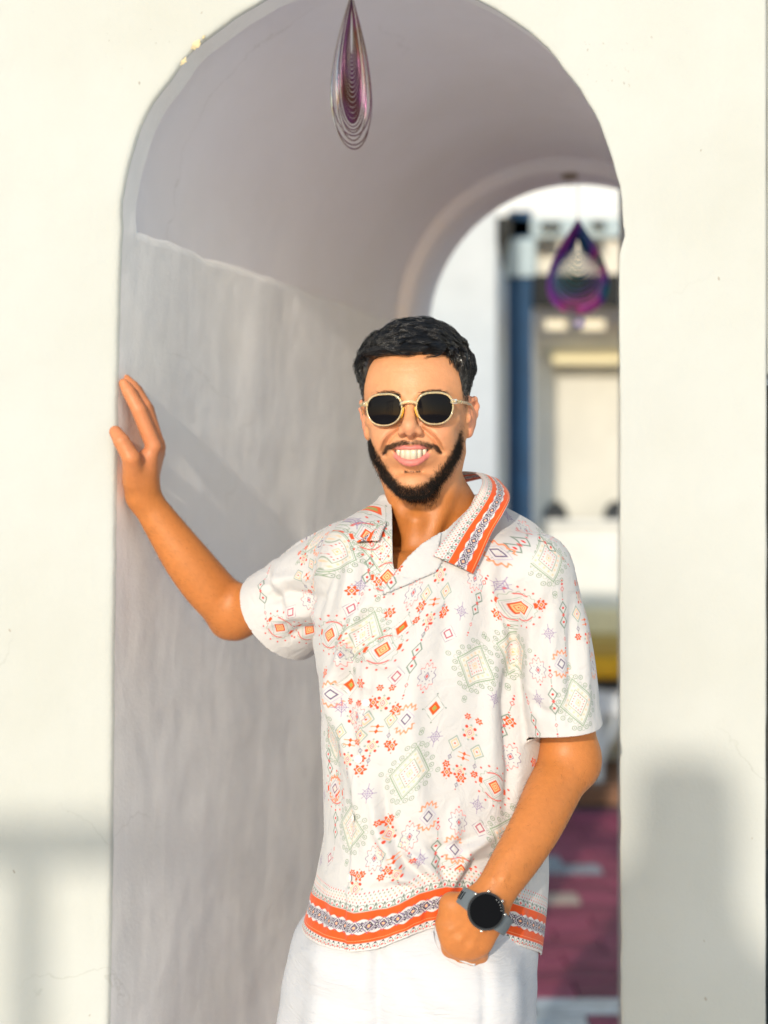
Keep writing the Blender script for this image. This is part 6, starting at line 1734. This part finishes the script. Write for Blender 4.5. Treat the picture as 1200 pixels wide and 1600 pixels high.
# front spinner: seen almost edge on, rings fanned out, hanging from the crown of the front arch
rsn = random.Random(3)
fan = lambda r: [0.0, .16, -.14, .30, .05][r] if r < 5 else (0.55 + .02 * (r - 5) if r < 7 else 1.08 + .012 * (r - 7) + rsn.uniform(-.02, .02))
tp1 = P(549, -14, 2.26)
s1 = thing('wind_spinner', 'purple metal teardrop wind spinner of nested rings, twisted nearly edge on, in the front arch', 'wind spinner', tuple(tp1))
def ring3(W_, yb, yt, band_, sidek, ang, parent, th=.0005, n=44):
    """flat teardrop ring reaching from yt (top) to yb (bottom) below the hanging point"""
    H_ = yb - yt; o = [(x, -yt + z) for x, z in drop(W_, H_, n)]
    i_ = [(x, -yt - band_ * .5 + z) for x, z in drop(max(W_ - 2 * band_ * sidek, W_ * .3), max(H_ - 1.5 * band_, H_ * .3), n)]
    c, s = math.cos(ang), math.sin(ang); V = []
    for rg, dy in ((o, -th), (i_, -th), (i_, th), (o, th)):
        for (x, z) in rg: V.append((tp1[0] + x * c - dy * s, tp1[1] + x * s + dy * c, tp1[2] + z))
    Fc = [(k * n + i, k * n + (i + 1) % n, ((k + 1) % 4) * n + (i + 1) % n, ((k + 1) % 4) * n + i) for k in range(4) for i in range(n)]
    o_ = mesh_obj('ring', V, Fc, M_SP1, parent); o_.data.materials.append(M_EDGE)
    mi_ = np.zeros(len(o_.data.polygons), np.int32); mi_[n:2 * n] = 1; mi_[3 * n:] = 1; o_.data.polygons.foreach_set('material_index', mi_)
rr = [(.112, .242, .92), (.104, .236, .80), (.098, .229, 1.02), (.092, .222, .70), (.086, .217, .98), (.080, .213, .86), (.074, .208, .93)]
for W_, yb, an in rr: ring3(W_, yb, 0, .0019, .9, an, s1, .0008)
for k in range(15): ring3(.064 - .0039 * k, .203 - .0088 * k * (1 - .012 * k), .006 + .0012 * k, .0080 - .0003 * k, .26, .95 + .02 * math.sin(k * 1.3), s1)
tube('line', [tp1, Vector((tp1.x, tp1.y + .0, SPZ + ARC_R + DV - .0))], .0008, M_ROPE, s1, 5)
# rear spinner: seen face on below the rear arch
dS = WY + T2 - .035; tp2_ = P(903, 340, dS)
s2 = thing('wind_spinner', 'blue and purple teardrop wind spinner seen face on, hanging in the rear arch', 'wind spinner', tuple(tp2_))
def sp_ring(W_, Ht, yt, band_, ang, parent, nm='ring', th=.0007):
    o = drop(W_, Ht, 48); k_ = (W_ - 2 * band_) / W_; i_ = [(x * k_, z * (1 - 3.0 * band_ / Ht) - 1.6 * band_) for x, z in o]
    c, s = math.cos(ang), math.sin(ang); V = []; n = 48
    for ring, dy in ((o, -th), (i_, -th), (i_, th), (o, th)):
        for (x, z) in ring: V.append((tp2_[0] + x * c - dy * s, tp2_[1] + x * s + dy * c, tp2_[2] + yt + z))
    Fc = [(k * n + i, k * n + (i + 1) % n, ((k + 1) % 4) * n + (i + 1) % n, ((k + 1) % 4) * n + i) for k in range(4) for i in range(n)]
    return mesh_obj(nm, V, Fc, M_SP2, parent)
for r in range(2): sp_ring(.180 - .0170 * r, .238 - .012 * r, -.003 * r, .0100, -.1 + .03 * r, s2)
for r in range(11): sp_ring(.146 - .0125 * r, .214 - .0165 * r, -.010 - .0035 * r, .0042, -.2 + .06 * r, s2)
tube('line', [tp2_, Vector((tp2_.x, tp2_.y, SPZ + ARC_R - .004))], .0012, M_ROPE, s2, 5)
bm = bmesh.new(); bc = P(905, 504, dS); bmesh.ops.create_icosphere(bm, subdivisions=2, radius=.016, matrix=Matrix.Translation(bc))
mg, n, l, b = mat('lilac_crystal', (.80, .70, .92), .03); b.inputs['Transmission Weight'].default_value = .7
bm_obj('crystal_ball', bm, mg, s2); tube('ball_line', [P(904, 490, dS), P(905, 498, dS)], .001, M_ROPE, s2, 5)
# hooks in the crowns of the arches
def hook(x, y, z, lab):
    t_ = thing('ceiling_hook', lab, 'hook', (x, y, z), 'hooks in the crowns of the arches')
    bm = bmesh.new(); bmesh.ops.create_cone(bm, cap_ends=True, segments=20, radius1=.021, radius2=.017, depth=.008, matrix=Matrix.Translation((x, y, z - .002)))
    bm_obj('rose', bm, M_RUST, t_)
    pts = [Vector((x, y + .008 * math.sin(a), z - .018 - .009 * math.cos(a))) for a in np.linspace(-.2, 4.6, 12)]
    tube('hook_eye', pts, .0016, M_STEEL, t_, 6)
hx = P(901, 262, WY + T2 - .05); hook(ARC_C.x + KX * (T2 - .11) , WY + T2 - .11, SPZ + ARC_R - .001, 'tarnished hook in the crown of the rear arch above the blue spinner')

# ================================================================ BEHIND THE PHOTOGRAPHER: what throws the soft shadows on the white wall
M_FENCE = simple('dark_rail_timber', (.20, .15, .11), .7, var=.2)
def on_ray(px, py, s): return P(px, py, WY) + SUNV * s
sD = 5.0
rl_ = thing('railing', 'high timber railing behind the photographer, left of the camera', 'railing', tuple(on_ray(90, 1320, sD)))
rdir = Vector((1, 0, 0))
def bar(name, a, b, r, parent, m=M_FENCE):
    a = Vector(a); b = Vector(b); c = (a + b) / 2; d = (b - a); R_ = d.to_track_quat('Z', 'Y').to_matrix()
    box(name, c, (r[0], r[1], d.length), m, parent, R_, .004)
a = on_ray(-900, 1318, sD); b = on_ray(168, 1318, sD)
bar('top_rail', a, b + Vector((.03, 0, 0)), (.06, .064), rl_)
for x in (45, -210, -470, -720):
    t_ = on_ray(x, 1330, sD); bar('post', Vector((t_.x, t_.y, 0)), t_, (.046, .05), rl_)
# unseen screen, added and shaped to throw a shadow on the right-hand pier
ch = thing('shadow_screen', 'unseen screen on legs behind the photographer, added to shade the right pier', 'screen', tuple(on_ray(1080, 1400, 5.2)))
def plate(name, pts, s, th, parent, m):
    front_ = [on_ray(x, y, s) for x, y in pts]; back_ = [p + Vector((0, -th, 0)) for p in front_]; n = len(pts)
    return mesh_obj(name, front_ + back_, [tuple(range(n)), tuple(range(n, 2 * n))[::-1]] + [(k, k + n, (k + 1) % n + n, (k + 1) % n) for k in range(n)], m, parent)
plate('panel', [(880, 2000), (880, 1400), (940, 1362), (978, 1335), (985, 1290), (990, 1210), (1005, 1187), (1030, 1180), (1110, 1180), (1136, 1190), (1147, 1230), (1152, 1330), (1150, 1400), (1168, 1455), (1210, 1500), (1260, 1540), (1260, 2000)], 5.2, .04, ch, M_FENCE)
c0 = on_ray(1110, 1800, 5.2)
box('shelf', c0 + Vector((0, -.30, -.1)), (.30, .46, .05), M_FENCE, ch, None, .01)
for sx in (-.12, .12):
    for sy in (-.5, -.05):
        box('leg', (c0.x + sx, c0.y + sy, (c0.z - .1) / 2), (.04, .04, c0.z - .1), M_FENCE, ch)
